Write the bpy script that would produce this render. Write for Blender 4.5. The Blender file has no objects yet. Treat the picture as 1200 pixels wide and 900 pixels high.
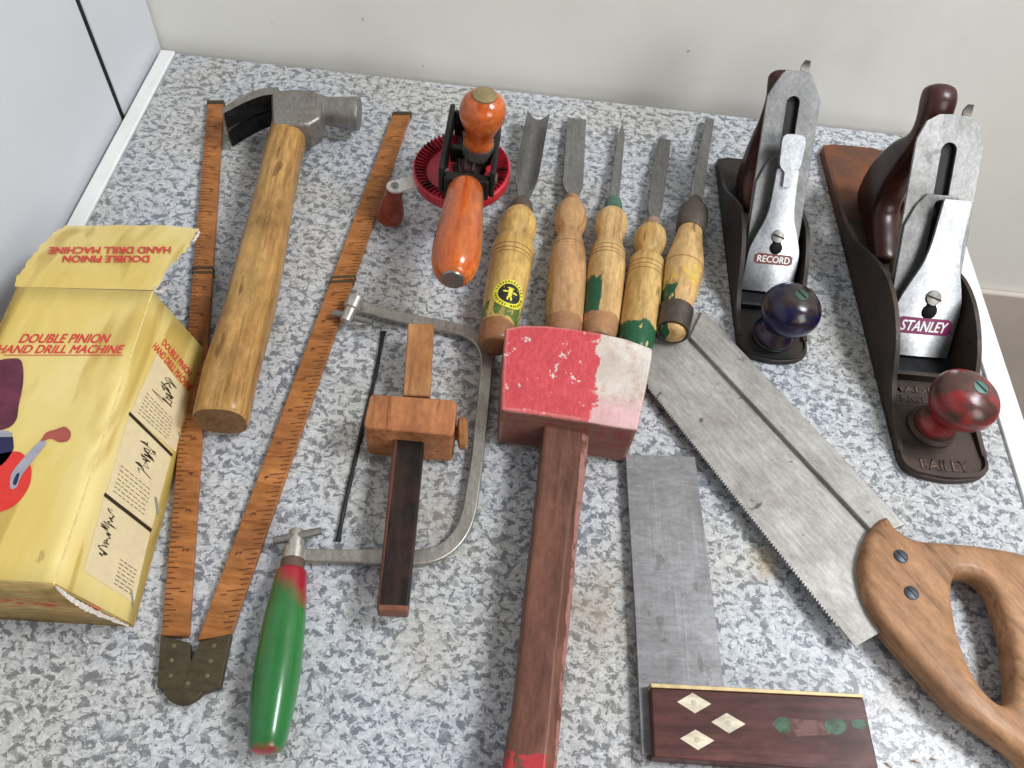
import bpy, math, random
from mathutils import Vector, Matrix
from mathutils.geometry import tessellate_polygon
random.seed(7)
S = bpy.context.scene
COL = S.collection
V = Vector
# ---------------------------------------------------------------- camera (solved from the worktop's vanishing points)
FOC, CH = 950.0, 0.436
yv = V((128, 1390, -FOC)).normalized()
xv = V((47560, -5031, -FOC)).normalized()
zv = xv.cross(yv).normalized(); xv = yv.cross(zv).normalized()
R = Matrix((xv, yv, zv))                       # camera axes -> world
CAM = V((0, 0, CH))
def ray(u, v): return R @ V((u - 600, 450 - v, -FOC))
def P(u, v, z=0.0):                            # point of the photograph lying at height z
    d = ray(u, v); return CAM + d * ((z - CH) / d.z)
def mmpx(p): return -(R.transposed() @ (p - CAM)).z / FOC      # metres per photo pixel at a point
cd = bpy.data.cameras.new('camera'); cam = bpy.data.objects.new('camera', cd); COL.objects.link(cam)
cam.matrix_world = Matrix.Translation(CAM) @ R.to_4x4()
cd.sensor_width = 36; cd.lens = FOC / 1200 * 36; cd.clip_start = .01; cd.clip_end = 50
S.camera = cam

# ---------------------------------------------------------------- frames and mesh building
class Frame:                                   # local frame: origin at a, X toward b, Z up
    def __init__(s, a, b=None, up=V((0, 0, 1))):
        x = (b - a).normalized() if b is not None else V((1, 0, 0))
        y = up.cross(x).normalized(); z = x.cross(y)
        s.M = Matrix.Translation(a) @ Matrix((x, y, z)).transposed().to_4x4(); s.I = s.M.inverted()
        s.len = (b - a).length if b is not None else 0; s.o = a; s.z = z
    def loc(s, p): return s.I @ p
    def px(s, u, v, zl=0.0):                   # ray hits local plane z = zl
        o = s.I @ CAM; d = s.I.to_3x3() @ ray(u, v); return o + d * ((zl - o.z) / d.z)
    def pxx(s, u, v, yl=0.0):                  # ray hits local plane y = yl
        o = s.I @ CAM; d = s.I.to_3x3() @ ray(u, v); return o + d * ((yl - o.y) / d.y)
def fpx(u0, v0, u1, v1, z0=0.0, z1=None): return Frame(P(u0, v0, z0), P(u1, v1, z0 if z1 is None else z1))

def spline(pts, n=6, closed=True):             # Catmull-Rom through points
    out = []; m = len(pts); P_ = [V(p) for p in pts]
    rng = range(m if closed else m - 1)
    for i in rng:
        if closed: a, b, c, d = P_[i - 1], P_[i], P_[(i + 1) % m], P_[(i + 2) % m]
        else: a, b, c, d = P_[max(i - 1, 0)], P_[i], P_[i + 1], P_[min(i + 2, m - 1)]
        for k in range(n):
            t = k / n
            out.append(.5 * ((2 * b) + (c - a) * t + (2 * a - 5 * b + 4 * c - d) * t * t + (3 * b - a - 3 * c + d) * t ** 3))
    if not closed: out.append(P_[-1])
    return out

class MB:
    def __init__(s): s.v = []; s.f = []; s.m = []; s.mi = 0
    def pt(s, p): s.v.append(tuple(p)); return len(s.v) - 1
    def face(s, idx): s.f.append(tuple(idx)); s.m.append(s.mi)
    def poly(s, pts): s.face([s.pt(p) for p in pts])
    def loft(s, secs, cap=True, closed=False):
        rows = [[s.pt(p) for p in sec] for sec in secs]; n = len(rows[0]); m = len(rows)
        for i in range(m if closed else m - 1):
            a, b = rows[i], rows[(i + 1) % m]
            for k in range(n): s.face((a[k], a[(k + 1) % n], b[(k + 1) % n], b[k]))
        if cap and not closed:
            s.face(rows[0][::-1]); s.face(rows[-1])
        return s
    def lathe(s, prof, o=V((0, 0, 0)), ax=V((1, 0, 0)), n=40, sy=1.0, flute=None):  # prof: (distance along axis, radius)
        ax = V(ax).normalized(); h = V((0, 0, 1)) if abs(ax.z) < .9 else V((1, 0, 0))
        a = h.cross(ax).normalized(); b = ax.cross(a)
        secs = []
        for x, r in prof:
            r = max(r, 1e-5)
            secs.append([V(o) + ax * x + (a * math.cos(t) * sy + b * math.sin(t)) * (r if not flute else r * flute(x, t)) for t in [2 * math.pi * k / n for k in range(n)]])
        return s.loft(secs)
    def prism(s, pts, z0, z1, holes=()):       # pts local xy outline, z may be callables
        loops = [[V((p[0], p[1], 0)) for p in pts]] + [[V((p[0], p[1], 0)) for p in h] for h in holes]
        fz = lambda z, p: z(p) if callable(z) else z
        flat = [p for l in loops for p in l]
        t = [s.pt((p.x, p.y, fz(z1, p))) for p in flat]; b = [s.pt((p.x, p.y, fz(z0, p))) for p in flat]
        if len(loops) == 1:
            s.face(t); s.face(b[::-1])
        else:
            for tri in tessellate_polygon(loops):
                s.face([t[i] for i in tri]); s.face([b[i] for i in reversed(tri)])
        k = 0
        for l in loops:
            m = len(l)
            for i in range(m):
                j = (i + 1) % m; s.face((t[k + i], b[k + i], b[k + j], t[k + j]))
            k += m
        return s
    def box(s, a, b):
        (x0, y0, z0), (x1, y1, z1) = a, b
        return s.prism([(x0, y0), (x1, y0), (x1, y1), (x0, y1)], z0, z1)
    def tube(s, path, r, n=10):
        path = [V(p) for p in path]; secs = []
        for i, p in enumerate(path):
            d = (path[min(i + 1, len(path) - 1)] - path[max(i - 1, 0)]).normalized()
            a = d.cross(V((0, 0, 1))); a = a.normalized() if a.length > 1e-4 else V((1, 0, 0)); b = a.cross(d)
            rr = r(i / (len(path) - 1)) if callable(r) else r
            secs.append([p + (a * math.cos(t) + b * math.sin(t)) * rr for t in [2 * math.pi * k / n for k in range(n)]])
        return s.loft(secs)
    def build(s, name, mats, parent=None, bevel=0, seg=2, ang=35, wn=False):
        me = bpy.data.meshes.new(name); me.from_pydata(s.v, [], s.f); me.validate()
        mats = mats if isinstance(mats, (list, tuple)) else [mats]
        for m in mats: me.materials.append(m)
        if len(me.polygons) == len(s.m): me.polygons.foreach_set('material_index', s.m)
        import bmesh
        bm = bmesh.new(); bm.from_mesh(me); bmesh.ops.recalc_face_normals(bm, faces=bm.faces); bm.to_mesh(me); bm.free()
        me.shade_smooth(); me.set_sharp_from_angle(angle=math.radians(ang))
        o = bpy.data.objects.new(name, me); COL.objects.link(o)
        if parent: o.parent = parent
        if bevel:
            b = o.modifiers.new('bevel', 'BEVEL'); b.width = bevel; b.segments = seg; b.limit_method = 'ANGLE'; b.angle_limit = math.radians(ang); b.harden_normals = True
        return o
def thing(name, label, cat, F, group=None):
    o = bpy.data.objects.new(name, None); COL.objects.link(o); o.empty_display_size = .02
    o.matrix_world = F.M; o['label'] = label; o['category'] = cat
    if group: o['group'] = group
    return o
def text(mb, s, bl, br, tl, shear=0.0, bold=0.0, up=0.0, sp=1.0, fat=0.0):
    """letters fitted to the parallelogram bl, br, tl (local points); lifted by up along its normal"""
    c = bpy.data.curves.new('t', 'FONT'); c.body = s; c.size = 1; c.shear = shear; c.offset = bold; c.space_character = sp; c.resolution_u = 3
    o = bpy.data.objects.new('t', c); COL.objects.link(o); dg = bpy.context.evaluated_depsgraph_get(); dg.update()
    me = bpy.data.meshes.new_from_object(o.evaluated_get(dg))
    xs = [v.co.x for v in me.vertices]; ys = [v.co.y for v in me.vertices]
    x0, x1, y0, y1 = min(xs), max(xs), min(ys), max(ys)
    bl, br, tl = V(bl), V(br), V(tl); nrm = (br - bl).cross(tl - bl).normalized()
    for kk, (fx, fy) in enumerate([(0, 0)] if not fat else [(0, 0), (fat, 0), (fat * .5, fat * .45)]):
        base = len(mb.v)
        for v in me.vertices: mb.pt(bl + (br - bl) * ((v.co.x + fx - x0) / (x1 + fat - x0)) + (tl - bl) * ((v.co.y + fy - y0) / (y1 + fat * .45 - y0)) + nrm * (up + kk * .00003))
        for p in me.polygons: mb.face([base + i for i in p.vertices])
    bpy.data.objects.remove(o); bpy.data.curves.remove(c); bpy.data.meshes.remove(me)

# ---------------------------------------------------------------- materials
class Mat:
    def __init__(s, name):
        s.m = bpy.data.materials.new(name); s.m.use_nodes = True; s.nt = s.m.node_tree; s.nt.nodes.clear()
        s.out = s.nt.nodes.new('ShaderNodeOutputMaterial'); s.b = s.nt.nodes.new('ShaderNodeBsdfPrincipled')
        s.nt.links.new(s.b.outputs[0], s.out.inputs[0]); s.tc = s.nt.nodes.new('ShaderNodeTexCoord')
    def n(s, t, ins=None, **pr):
        nd = s.nt.nodes.new(t)
        for k, v in pr.items(): setattr(nd, k, v)
        for k, v in (ins or {}).items(): s.put(nd.inputs[k], v)
        return nd
    def put(s, sock, v):
        if isinstance(v, bpy.types.NodeSocket): s.nt.links.new(v, sock)
        elif sock.type == 'RGBA' and not isinstance(v, (int, float)) and len(v) == 3: sock.default_value = (*v, 1)
        else: sock.default_value = v
    def coord(s, sc=(1, 1, 1), rot=(0, 0, 0), loc=(0, 0, 0)):
        return s.n('ShaderNodeMapping', {'Vector': s.tc.outputs['Object'], 'Scale': sc, 'Rotation': rot, 'Location': loc}).outputs[0]
    def noise(s, sc, scale=(1, 1, 1), det=4, rough=.5, dist=0, loc=(0, 0, 0), col=False):
        nd = s.n('ShaderNodeTexNoise', {'Vector': s.coord(scale, loc=loc), 'Scale': sc, 'Detail': det, 'Roughness': rough, 'Distortion': dist})
        return nd.outputs['Color' if col else 'Fac']
    def mr(s, v, a, b, c=0.0, d=1.0, smooth=False):
        return s.n('ShaderNodeMapRange', {0: v, 1: a, 2: b, 3: c, 4: d}, interpolation_type='SMOOTHSTEP' if smooth else 'LINEAR').outputs[0]
    def mix(s, f, a, b, mode='MIX'):
        nd = s.n('ShaderNodeMix', data_type='RGBA', blend_type=mode, clamp_factor=True); s.put(nd.inputs[0], f); s.put(nd.inputs[6], a); s.put(nd.inputs[7], b); return nd.outputs[2]
    def math(s, op, a, b=0.0, clamp=False):
        nd = s.n('ShaderNodeMath', operation=op, use_clamp=clamp); s.put(nd.inputs[0], a); s.put(nd.inputs[1], b); return nd.outputs[0]
    def mott(s, c, sc, lo, hi, scale=(1, 1, 1), loc=(2, 6, 1), a=.32, b=.68):
        return s.mix(1.0, c, s.mr(s.noise(sc, scale, 5, .68, .2, loc), a, b, lo, hi), 'MULTIPLY')
    def xyz(s): return s.n('ShaderNodeSeparateXYZ', {0: s.tc.outputs['Object']}).outputs
    def fin(s, col, rough=.5, metal=0.0, bump=None, bs=.3, bd=.0005, spec=.32, coat=0.0, coatr=.1):
        s.put(s.b.inputs['Base Color'], col); s.put(s.b.inputs['Roughness'], rough); s.put(s.b.inputs['Metallic'], metal)
        s.b.inputs['Specular IOR Level'].default_value = spec; s.b.inputs['Coat Weight'].default_value = coat; s.b.inputs['Coat Roughness'].default_value = coatr
        if bump is not None:
            bn = s.n('ShaderNodeBump', {'Height': bump, 'Strength': bs, 'Distance': bd}); s.nt.links.new(bn.outputs[0], s.b.inputs['Normal'])
        return s.m
def plain(name, c, rough=.5, metal=0.0, coat=0.0, var=.15, sc=150):
    m = Mat(name); n1 = m.noise(sc, det=5, rough=.65)
    return m.fin(m.mix(m.mr(n1, .35, .7), [x * (1 - var) for x in c], [x * (1 + var) for x in c]), m.mr(n1, .3, .7, rough * .8, min(1, rough * 1.2)), metal, n1, .15, .0003, coat=coat)
def wood(name, dark, mid, light, rough=.4, coat=0.0, g=1.0, stain=None, paint=(), stainamt=.45, flecks=0.0, seed=0.0):
    """grain runs along local X. paint: list of (colour, axis, lo, hi, softness, chip) regions of old paint"""
    m = Mat(name)
    fine = m.noise(260 * g, (.07, 1, 1), 6, .6, .3, (seed, 0, 0)); band = m.noise(75 * g, (.10, 1, 1), 3, .5, 1.2, (seed, 3, 0)); big = m.noise(22, (1, 1, 1), 4, .6, 0, (seed, 7, 1))
    c = m.mix(m.mr(band, .3, .68), mid, light); c = m.mix(m.mr(fine, .52, .75), c, dark)
    st = stain or [x * .6 for x in mid]
    c = m.mix(m.mr(big, .5, .78, 0, stainamt), c, st)
    if flecks:
        f = m.noise(170, (.22, 1, 1), 2, .5, 0, (seed, 1, 9)); c = m.mix(m.mr(f, .66, .72, 0, flecks), c, [x * .35 for x in mid])
    grime = m.noise(420, det=3); c = m.mix(m.mr(grime, .62, .8, 0, .35), c, [x * .45 for x in mid])
    c = m.mott(c, 48, .70, 1.14, (.45, 1, 1)); c = m.mott(c, 330, .76, 1.14, (.35, 1, 1), (1, 1, 5)); c = m.mott(c, 110, .82, 1.10, (.12, 1, 1), (5, 1, 5))
    r = m.mr(big, .3, .7, rough * .75, min(1, rough * 1.35)); hgt = fine
    X = m.xyz()
    for (pc, ax, lo, hi, soft, chip, pr, *more) in paint:
        w = m.noise(70, (.5, 1, 1), 5, .62, 0, (seed + lo, 5, 2))
        q = m.math('ADD', X[ax], m.math('MULTIPLY', m.math('SUBTRACT', w, .5), soft * 6))
        a = m.mr(q, lo - soft * .15, lo + soft * .15); b_ = m.mr(q, hi - soft * .15, hi + soft * .15, 1, 0)
        k = m.math('MULTIPLY', a, b_)
        for (ax2, lo2, hi2) in more:
            q = m.math('ADD', X[ax2], m.math('MULTIPLY', m.math('SUBTRACT', m.noise(150, (.35, 1, 1), 6, .7, 0, (seed, 8, 3)), .5), .045)); k = m.math('MULTIPLY', k, m.math('MULTIPLY', m.mr(q, lo2 - .001, lo2 + .001), m.mr(q, hi2 - .001, hi2 + .001, 1, 0)))
        ch = m.noise(210, (.45, 1, 1), 5, .65, 0, (seed, 2, 4)); k = m.math('MULTIPLY', k, m.mr(ch, chip, chip + .03))
        vr = m.noise(300, det=4); pcv = m.mix(m.mr(vr, .3, .75), [x * .8 for x in pc], [min(1, x * 1.15) for x in pc])
        c = m.mix(k, c, pcv)
        if pr: r = m.n('ShaderNodeMix', {0: k, 2: r, 3: pr}, data_type='FLOAT').outputs[0]
    return m.fin(c, r, 0, hgt, .35, .0005, spec=.16, coat=coat, coatr=.18)
def steel(name, c=(.42, .41, .40), rough=.38, metal=.9, streak=(.08, 1, 1), dirt=.5, dirtc=(.13, .105, .085), spots=0.0, bsc=1.0):
    m = Mat(name)
    a = m.noise(420, streak, 5, .6); b = m.noise(28, (1, 1, 1), 5, .65, .4); d = m.noise(160, (1, 1, 1), 4, .6)
    col = m.mix(m.mr(a, .3, .7), [x * .92 for x in c], [min(1, x * 1.04) for x in c])
    col = m.mix(m.mr(b, .44, .75, 0, dirt), col, dirtc)
    col = m.mott(col, 55, .80, 1.08, (.5, 1, 1)); col = m.mott(col, 420, .76, 1.12, (.35, 1, 1)); col = m.mott(col, 900, .85, 1.1)
    scr = m.noise(650, tuple(x if x == 1 else .02 for x in streak) if min(streak) < 1 else (.06, 1, 1), 3, .6, .1, (9, 2, 2)); col = m.mix(m.mr(scr, .60, .66, 0, .18), col, [min(1, x * 1.6) for x in c]); col = m.mix(m.mr(scr, .40, .34, 0, .22), col, [x * .45 for x in c])
    if spots: col = m.mix(m.mr(m.noise(95, (1, .55, 1), 3, .5, 0, (4, 4, 4)), .675, .71, 0, spots), col, (.05, .045, .04))
    r = m.math('ADD', m.mr(a, .3, .7, rough * .93, rough * 1.07), m.mr(b, .45, .75, 0, .2))
    mt = m.mr(m.mr(b, .48, .78, 0, dirt), 0, 1, metal, metal * .5)
    return m.fin(col, r, mt, m.math('ADD', m.math('MULTIPLY', a, .5 * bsc), m.math('MULTIPLY', d, .5)), .12, .0003)

def laminate():
    m = Mat('speckled_laminate')
    w = m.noise(150, det=3, col=True)
    base = m.coord((.80, 1, 1), rot=(0, 0, .25))
    off = m.n('ShaderNodeVectorMath', {0: w, 1: (.5, .5, .5)}, operation='SUBTRACT').outputs[0]
    off = m.n('ShaderNodeVectorMath', {0: off, 'Scale': .0085}, operation='SCALE').outputs[0]
    vec = m.n('ShaderNodeVectorMath', {0: base, 1: off}, operation='ADD').outputs[0]
    def nz(sc, det, r, l):
        mp = m.n('ShaderNodeMapping', {'Vector': vec, 'Location': l}).outputs[0]
        return m.n('ShaderNodeTexNoise', {'Vector': mp, 'Scale': sc, 'Detail': det, 'Roughness': r}).outputs['Fac']
    a = nz(215, 3.2, .66, (0, 0, 0)); b = nz(270, 3, .66, (3, 1, 0)); pale = nz(360, 3, .65, (1, 5, 0)); hue = m.noise(9, det=3, loc=(2, 2, 0)); dens = m.noise(14, det=2, loc=(6, 6, 0))
    white = m.mix(m.mr(pale, .38, .62), (.43, .447, .485), (.61, .622, .643))
    warm = m.mix(m.mr(pale, .38, .62), (.425, .42, .40), (.60, .59, .565))
    hf = m.mr(hue, .40, .62); lightc = m.mix(hf, white, warm)
    darkc = m.mix(hf, (.165, .180, .210), (.18, .178, .172)); midc = m.mix(hf, (.30, .315, .35), (.30, .297, .288))
    sh = m.mr(dens, .3, .7, -.012, .012)
    c = m.mix(m.mr(m.math('ADD', b, sh), .555, .585), lightc, midc)
    c = m.mix(m.mr(m.math('ADD', a, sh), .532, .554), c, m.mix(m.mr(pale, .50, .66), darkc, midc)); c = m.mott(c, 700, .84, 1.08)
    # old glue and rust stains worn into the laminate
    X = m.xyz(); wn = m.noise(38, det=5, rough=.65)
    for (u, v, r, k, cc) in ((893, 662, .012, .75, (.50, .38, .20)), (510, 597, .026, .45, (.42, .33, .24)), (700, 735, .022, .5, (.42, .33, .24)), (706, 690, .02, .35, (.4, .32, .24)), (555, 368, .018, .4, (.45, .36, .28)), (460, 160, .016, .35, (.5, .42, .3)), (490, 770, .03, .25, (.5, .42, .28)), (1060, 800, .03, .2, (.45, .35, .25))):
        p = P(u, v)
        dx = m.math('SUBTRACT', X[0], p.x); dy = m.math('SUBTRACT', X[1], p.y - .22)
        d = m.math('SQRT', m.math('ADD', m.math('MULTIPLY', dx, dx), m.math('MULTIPLY', dy, dy)))
        d = m.math('ADD', d, m.mr(wn, .25, .75, r * .6, -r * .6))
        c = m.mix(m.mr(d, r, 0, 0, k), c, m.mix(.35, cc, c, 'MULTIPLY'))
    fine = m.noise(900, det=2)
    return m.fin(c, m.mr(fine, .3, .7, .30, .40), 0, fine, .05, .0002, spec=.4)
LAM = laminate()
WHITE_TRIM = plain('white_plastic_trim', (.80, .80, .79), .35, var=.04, sc=60)
DARKGAP = plain('dark_gap', (.008, .008, .009), .8)

def wallmat():
    m = Mat('plaster_wall'); a = m.noise(4, det=5, rough=.6); b = m.noise(60, det=4); s = m.noise(45, det=2, loc=(5, 5, 5)); h = m.noise(14, (1, 1, 1.0), det=4, loc=(1, 9, 3))
    c = m.mix(m.mr(a, .35, .65), (.79, .77, .71), (.83, .815, .76)); c = m.mix(m.mr(h, .55, .72, 0, .28), c, (.66, .635, .58)); c = m.mix(m.mr(s, .735, .75, 0, .75), c, (.2, .17, .14))
    return m.fin(c, .6, 0, b, .2, .0008)
def panelmat():
    m = Mat('white_painted_panel'); a = m.noise(5, det=4); b = m.noise(250, det=3)
    return m.fin(m.mix(m.mr(a, .35, .65), (.56, .575, .61), (.62, .635, .665)), .35, 0, b, .06, .0003)

# ---------------------------------------------------------------- setting
XL0, XL1 = -.3138, -.3012          # left trim, outer and inner edges
XR0, XR1 = .3350, .3530
YB, YF = .6000, -.16
def struct(o): o['kind'] = 'structure'; return o
struct(MB().box((-3, -2.5, -.80), (3, 3, -.75)).build('floor', plain('brown_floor', (.27, .21, .17), .6, var=.2, sc=20)))
struct(MB().box((-1.2, YB + .012, -.75), (1.8, YB + .15, .9)).build('wall', wallmat()))
lower_board = struct(MB().box((-1.2, YB + .004, -.75), (1.8, YB + .0115, P(1180, 352).z - .185)).build('lower_wall_board', plain('lower_wall_brown', (.50, .44, .385), .6, var=.06, sc=12), bevel=.003))  # brown board standing in for a darker tone on the lower wall

F = Frame(V((0, .22, 0))); T = thing('worktop_table', 'worktop of white and grey speckled laminate with white edge strips under all the tools', 'table', F)
def wl(p): return F.loc(V(p))
MB().box(wl((XL1, YF, -.028)), wl((XR0, YB, 0))).build('tabletop', LAM, T, bevel=.0006)
for a, b in ((XL0, XL1 - .0008), (XR0 + .0008, XR1)):
    MB().box(wl((a, YF, -.030)), wl((b, YB + .001, .0016))).build('edge_strip', WHITE_TRIM, T, bevel=.001)
for x in (XL0 + .01, XR1 - .05):
    for y in (YF + .03, YB - .07):
        MB().box(wl((x, y, -.75)), wl((x + .04, y + .04, -.0285))).build('leg', WHITE_TRIM, T, bevel=.002)

PX = XL0 - .004; ys = P(143, 133).y; PM = panelmat()
F = Frame(V((PX - .25, .35, -.75))); C = thing('white_cupboard', 'white cupboard side with one thin black vertical gap, left of the worktop', 'cupboard', F)
MB().box(wl((PX - .5, -.9, -.70)), wl((PX - .006, YB + .010, .85))).build('carcass', DARKGAP, C)
MB().box(wl((PX - .0055, -.9, -.70)), wl((PX, ys - .0029, .85))).build('side_panel', PM, C, bevel=.0012)
MB().box(wl((PX - .0055, ys + .0029, -.70)), wl((PX, YB + .010, .85))).build('side_panel', PM, C, bevel=.0012)
MB().box(wl((PX - .0052, ys - .0028, -.70)), wl((PX - .0010, ys + .0028, .85))).build('door_seal', DARKGAP, C)
MB().box(wl((PX - .48, -.88, -.75)), wl((PX - .03, YB, -.7005))).build('plinth', DARKGAP, C)

# ---------------------------------------------------------------- folding rule
RW = wood('boxwood_rule', (.26, .08, .02), (.37, .135, .036), (.45, .18, .055), .42, .12, g=1.4, stain=(.22, .08, .03), stainamt=.75)
BR = steel('tarnished_brass', (.095, .075, .042), .5, .5, (1, 1, 1), .6, (.05, .038, .025))
BRP = plain('worn_brass_pin', (.20, .16, .09), .4, .6)
INK = plain('black_ink', (.09, .03, .012), .6)
hz = .0042
Fr = Frame(P(219, 797)); RT = thing('folding_rule', 'orange boxwood folding rule opened into a narrow V with a brass hinge at its foot', 'ruler', Fr)
legs = [((219, 797), [(205, 752), (189, 752), (243, 121), (262, 121)], [(223, 755), (186, 755), (185, 806), (214, 806)], (232, 384)),
        ((219, 797), None, None, (380, 388))]
def rule_leg(inner_near, outer_near, inner_far, outer_far, fold, tickside, brassj, z):
    o3 = [Fr.px(*q, z) for q in (inner_near, inner_far, outer_far, outer_near)]
    a, b, c, d = o3
    mb = MB(); mb.prism([a, b, c, d], .0004, z)
    obj = mb.build('leg', RW, RT, bevel=.0006)
    # graduations
    tk = MB(); L = (b - a).length; n = 144
    up = V((0, 0, .00018))
    def at(s, t): return a.lerp(b, s).lerp(d.lerp(c, s), t)      # s along, t across (0 inner, 1 outer)
    for i in range(1, n * 2):
        s = i / (n * 2) * .985 + .004; ln = .60 if i % 16 == 0 else (.50 if i % 8 == 0 else (.36 if i % 4 == 0 else (.26 if i % 2 == 0 else .0)))
        if ln == 0: continue
        ln *= random.uniform(.92, 1.05)
        if s < .08 and not brassj: pass
        w = .00028 / L
        for side in (tickside,):
            t0, t1 = (0.02, ln) if side == 0 else (1 - ln, .98)
            q = [at(s - w, t0), at(s + w, t0), at(s + w, t1), at(s - w, t1)]
            tk.poly([p + up for p in q])
    for k in range(1, 18):
        s = k / 18 * .985; t0 = .50 if tickside == 0 else .22
        p = at(s, t0); hh = (d - a).normalized() * .0032; ww = (b - a).normalized() * (.0006 if k == 1 else .0023 if k < 10 else .0032)
        text(tk, str(k), p + up - ww * .5, p + up + ww * .5, p + up + hh - ww * .5, bold=.01)
    tk.build('graduations', INK, obj)
    return a, b, c, d
hzz = .0048
A1 = rule_leg((221, 745), (189, 745), (262, 121), (243, 121), None, 1, 1, hzz)
A2 = rule_leg((231, 750), (270, 745), (460, 134), (481, 134), None, 1, 1, hzz)
hb = MB(); z = hzz + .0006
hb.prism([Fr.px(*q, z) for q in ((222.5, 753), (188, 744), (184, 806), (205, 811), (226, 806), (223, 779))], .0003, z)
hb.build('brass_plate', BR, RT, bevel=.0005); hb = MB()
hb.prism([Fr.px(*q, z) for q in ((234, 752), (271, 742), (258, 805), (240, 811), (214, 807), (222.5, 779))], .0001, z + .0003)
hb.build('brass_plate', BR, RT, bevel=.0005)
for (u, v) in ((204, 757), (201, 774), (200, 792), (251, 757), (247, 775), (243, 792), (220, 801)):
    MB().lathe([(z - .001, .0011), (z + .0004, .0011), (z + .0006, .0006)], Fr.px(u, v, 0) if False else Fr.px(u, v, z) - V((0, 0, z)), V((0, 0, 1)), 14).build('pin', BRP, RT)
MB().lathe([(0, .0109), (z - .0006, .0109), (z - .0001, .0103)], Fr.px(220, 801, 0), V((0, 0, 1)), 36).build('hinge_knuckle', BR, RT, bevel=.0004)
for a, b, c, d in (A1, A2):      # folding joints half way and brass tips
    u = (b - a).normalized(); w = (d - a).normalized(); wid = (d - a).length
    s = .545 if a is A1[0] else .545
    q0 = a.lerp(b, .585 if a is A1[0] else .58); q1 = d.lerp(c, .585 if a is A1[0] else .58)
    j = MB(); zt = hzz + .0005
    for off in (-.0035, .0008):
        j.prism([q0 + u * off - w * .0007, q0 + u * (off + .0022) - w * .0007, q1 + u * (off + .0022) + w * .0007, q1 + u * off + w * .0007], .0003, zt)
    j.build('folding_joint', BR, RT, bevel=.0003)
    e = MB(); e.prism([b - u * .001 - w * .0004, b + u * .0035 - w * .0004, c + u * .0035 + w * .0004, c - u * .001 + w * .0004], .0002, hzz + .0004); e.build('brass_tip', BR, RT, bevel=.0003)

# ---------------------------------------------------------------- claw hammer
HF = fpx(258, 490, 338, 150, .019, .022)
HT = thing('claw_hammer', 'claw hammer with thick varnished wooden handle and grey steel head, lying across the folding rule', 'hammer', HF)
HW = wood('hammer_handle_wood', (.20, .085, .02), (.41, .215, .062), (.54, .32, .11), .40, .2, g=.9, stain=(.24, .095, .025), stainamt=.8, flecks=.7)
HE = wood('handle_end_grain', (.14, .075, .035), (.21, .12, .06), (.27, .16, .08), .7, g=1.0)
L = HF.len; secs = []
def superell(x, yc, zc, a, b, n=40, e=2.6):
    out = []
    for k in range(n):
        t = 2 * math.pi * k / n; c, s = math.cos(t), math.sin(t)
        out.append(V((x, yc + a * abs(c) ** (2 / e) * (1 if c >= 0 else -1), zc + b * abs(s) ** (2 / e) * (1 if s >= 0 else -1))))
    return out
HV = [(490, 225, 291), (440, 236, 301), (360, 262, 322), (290, 281, 335), (230, 298, 344), (180, 309, 354), (150, 317, 361), (128, 319, 360)]
st = []
for v, u0, u1 in HV:
    l, r = HF.px(u0, v, .002), HF.px(u1, v, .002); st.append(((l.x + r.x) / 2, (l.y + r.y) / 2, abs(l.y - r.y) / 2 * .97))
hs = [.0150, .0150, .0152, .0148, .0145, .0140, .0125, .012]
for i in range(len(st) - 1):
    for k in range(4):
        t = k / 4; secs.append(superell(st[i][0] * (1 - t) + st[i + 1][0] * t, st[i][1] * (1 - t) + st[i + 1][1] * t, 0, st[i][2] * (1 - t) + st[i + 1][2] * t, hs[i] * (1 - t) + hs[i + 1] * t))
secs = [superell(secs[0][0].x - .0012, st[0][1], 0, st[0][2] * .955, .0138)] + secs
mb = MB(); mb.loft(secs, cap=False); mb.face([len(mb.v) - 40 + k for k in range(40)])
mb.mi = 1; mb.poly(secs[0]); mb.build('handle', [HW, HE], HT, ang=50)
HS = steel('hammer_steel', (.33, .31, .285), .40, .75, (1, 1, 1), .8, (.17, .115, .075), spots=.4); BLK = plain('black_enamel', (.006, .006, .007), .25, coat=.4, var=.2)
# head lies in world-horizontal frame
def W(u, v, z): return HF.loc(P(u, v, z))
cheek_top = [(316, 106), (340, 102), (371, 104), (378, 118), (376, 138), (362, 146), (340, 147), (318, 143)]
ct = [P(u, v, .036) for u, v in cheek_top]; cc = sum(ct, V((0, 0, 0))) / len(ct)
secs = []
for zz, k in ((.009, .70), (.013, .90), (.019, .99), (.030, 1.0), (.0345, .96), (.036, .88)):
    secs.append([HF.loc(V((cc.x + (p.x - cc.x) * k, cc.y + (p.y - cc.y) * k, zz))) for p in ct])
MB().loft(secs).build('head', HS, HT, bevel=.0012, ang=30)
p0, p1 = P(371, 124, .0195), P(423, 136, .0195); p0 = P(362, 128, .0215); p1 = P(421, 134, .0215)
ax = HF.I.to_3x3() @ (p1 - p0); ln = ax.length
MB().lathe([(0, .013), (ln * .25, .0122), (ln * .33, .0108), (ln * .45, .0108), (ln * .55, .0114), (ln * .75, .0122), (ln * .93, .0131), (ln, .0122), (ln + .0003, .006)], HF.loc(p0), ax, 32).build('poll', HS, HT, ang=40)
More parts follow.
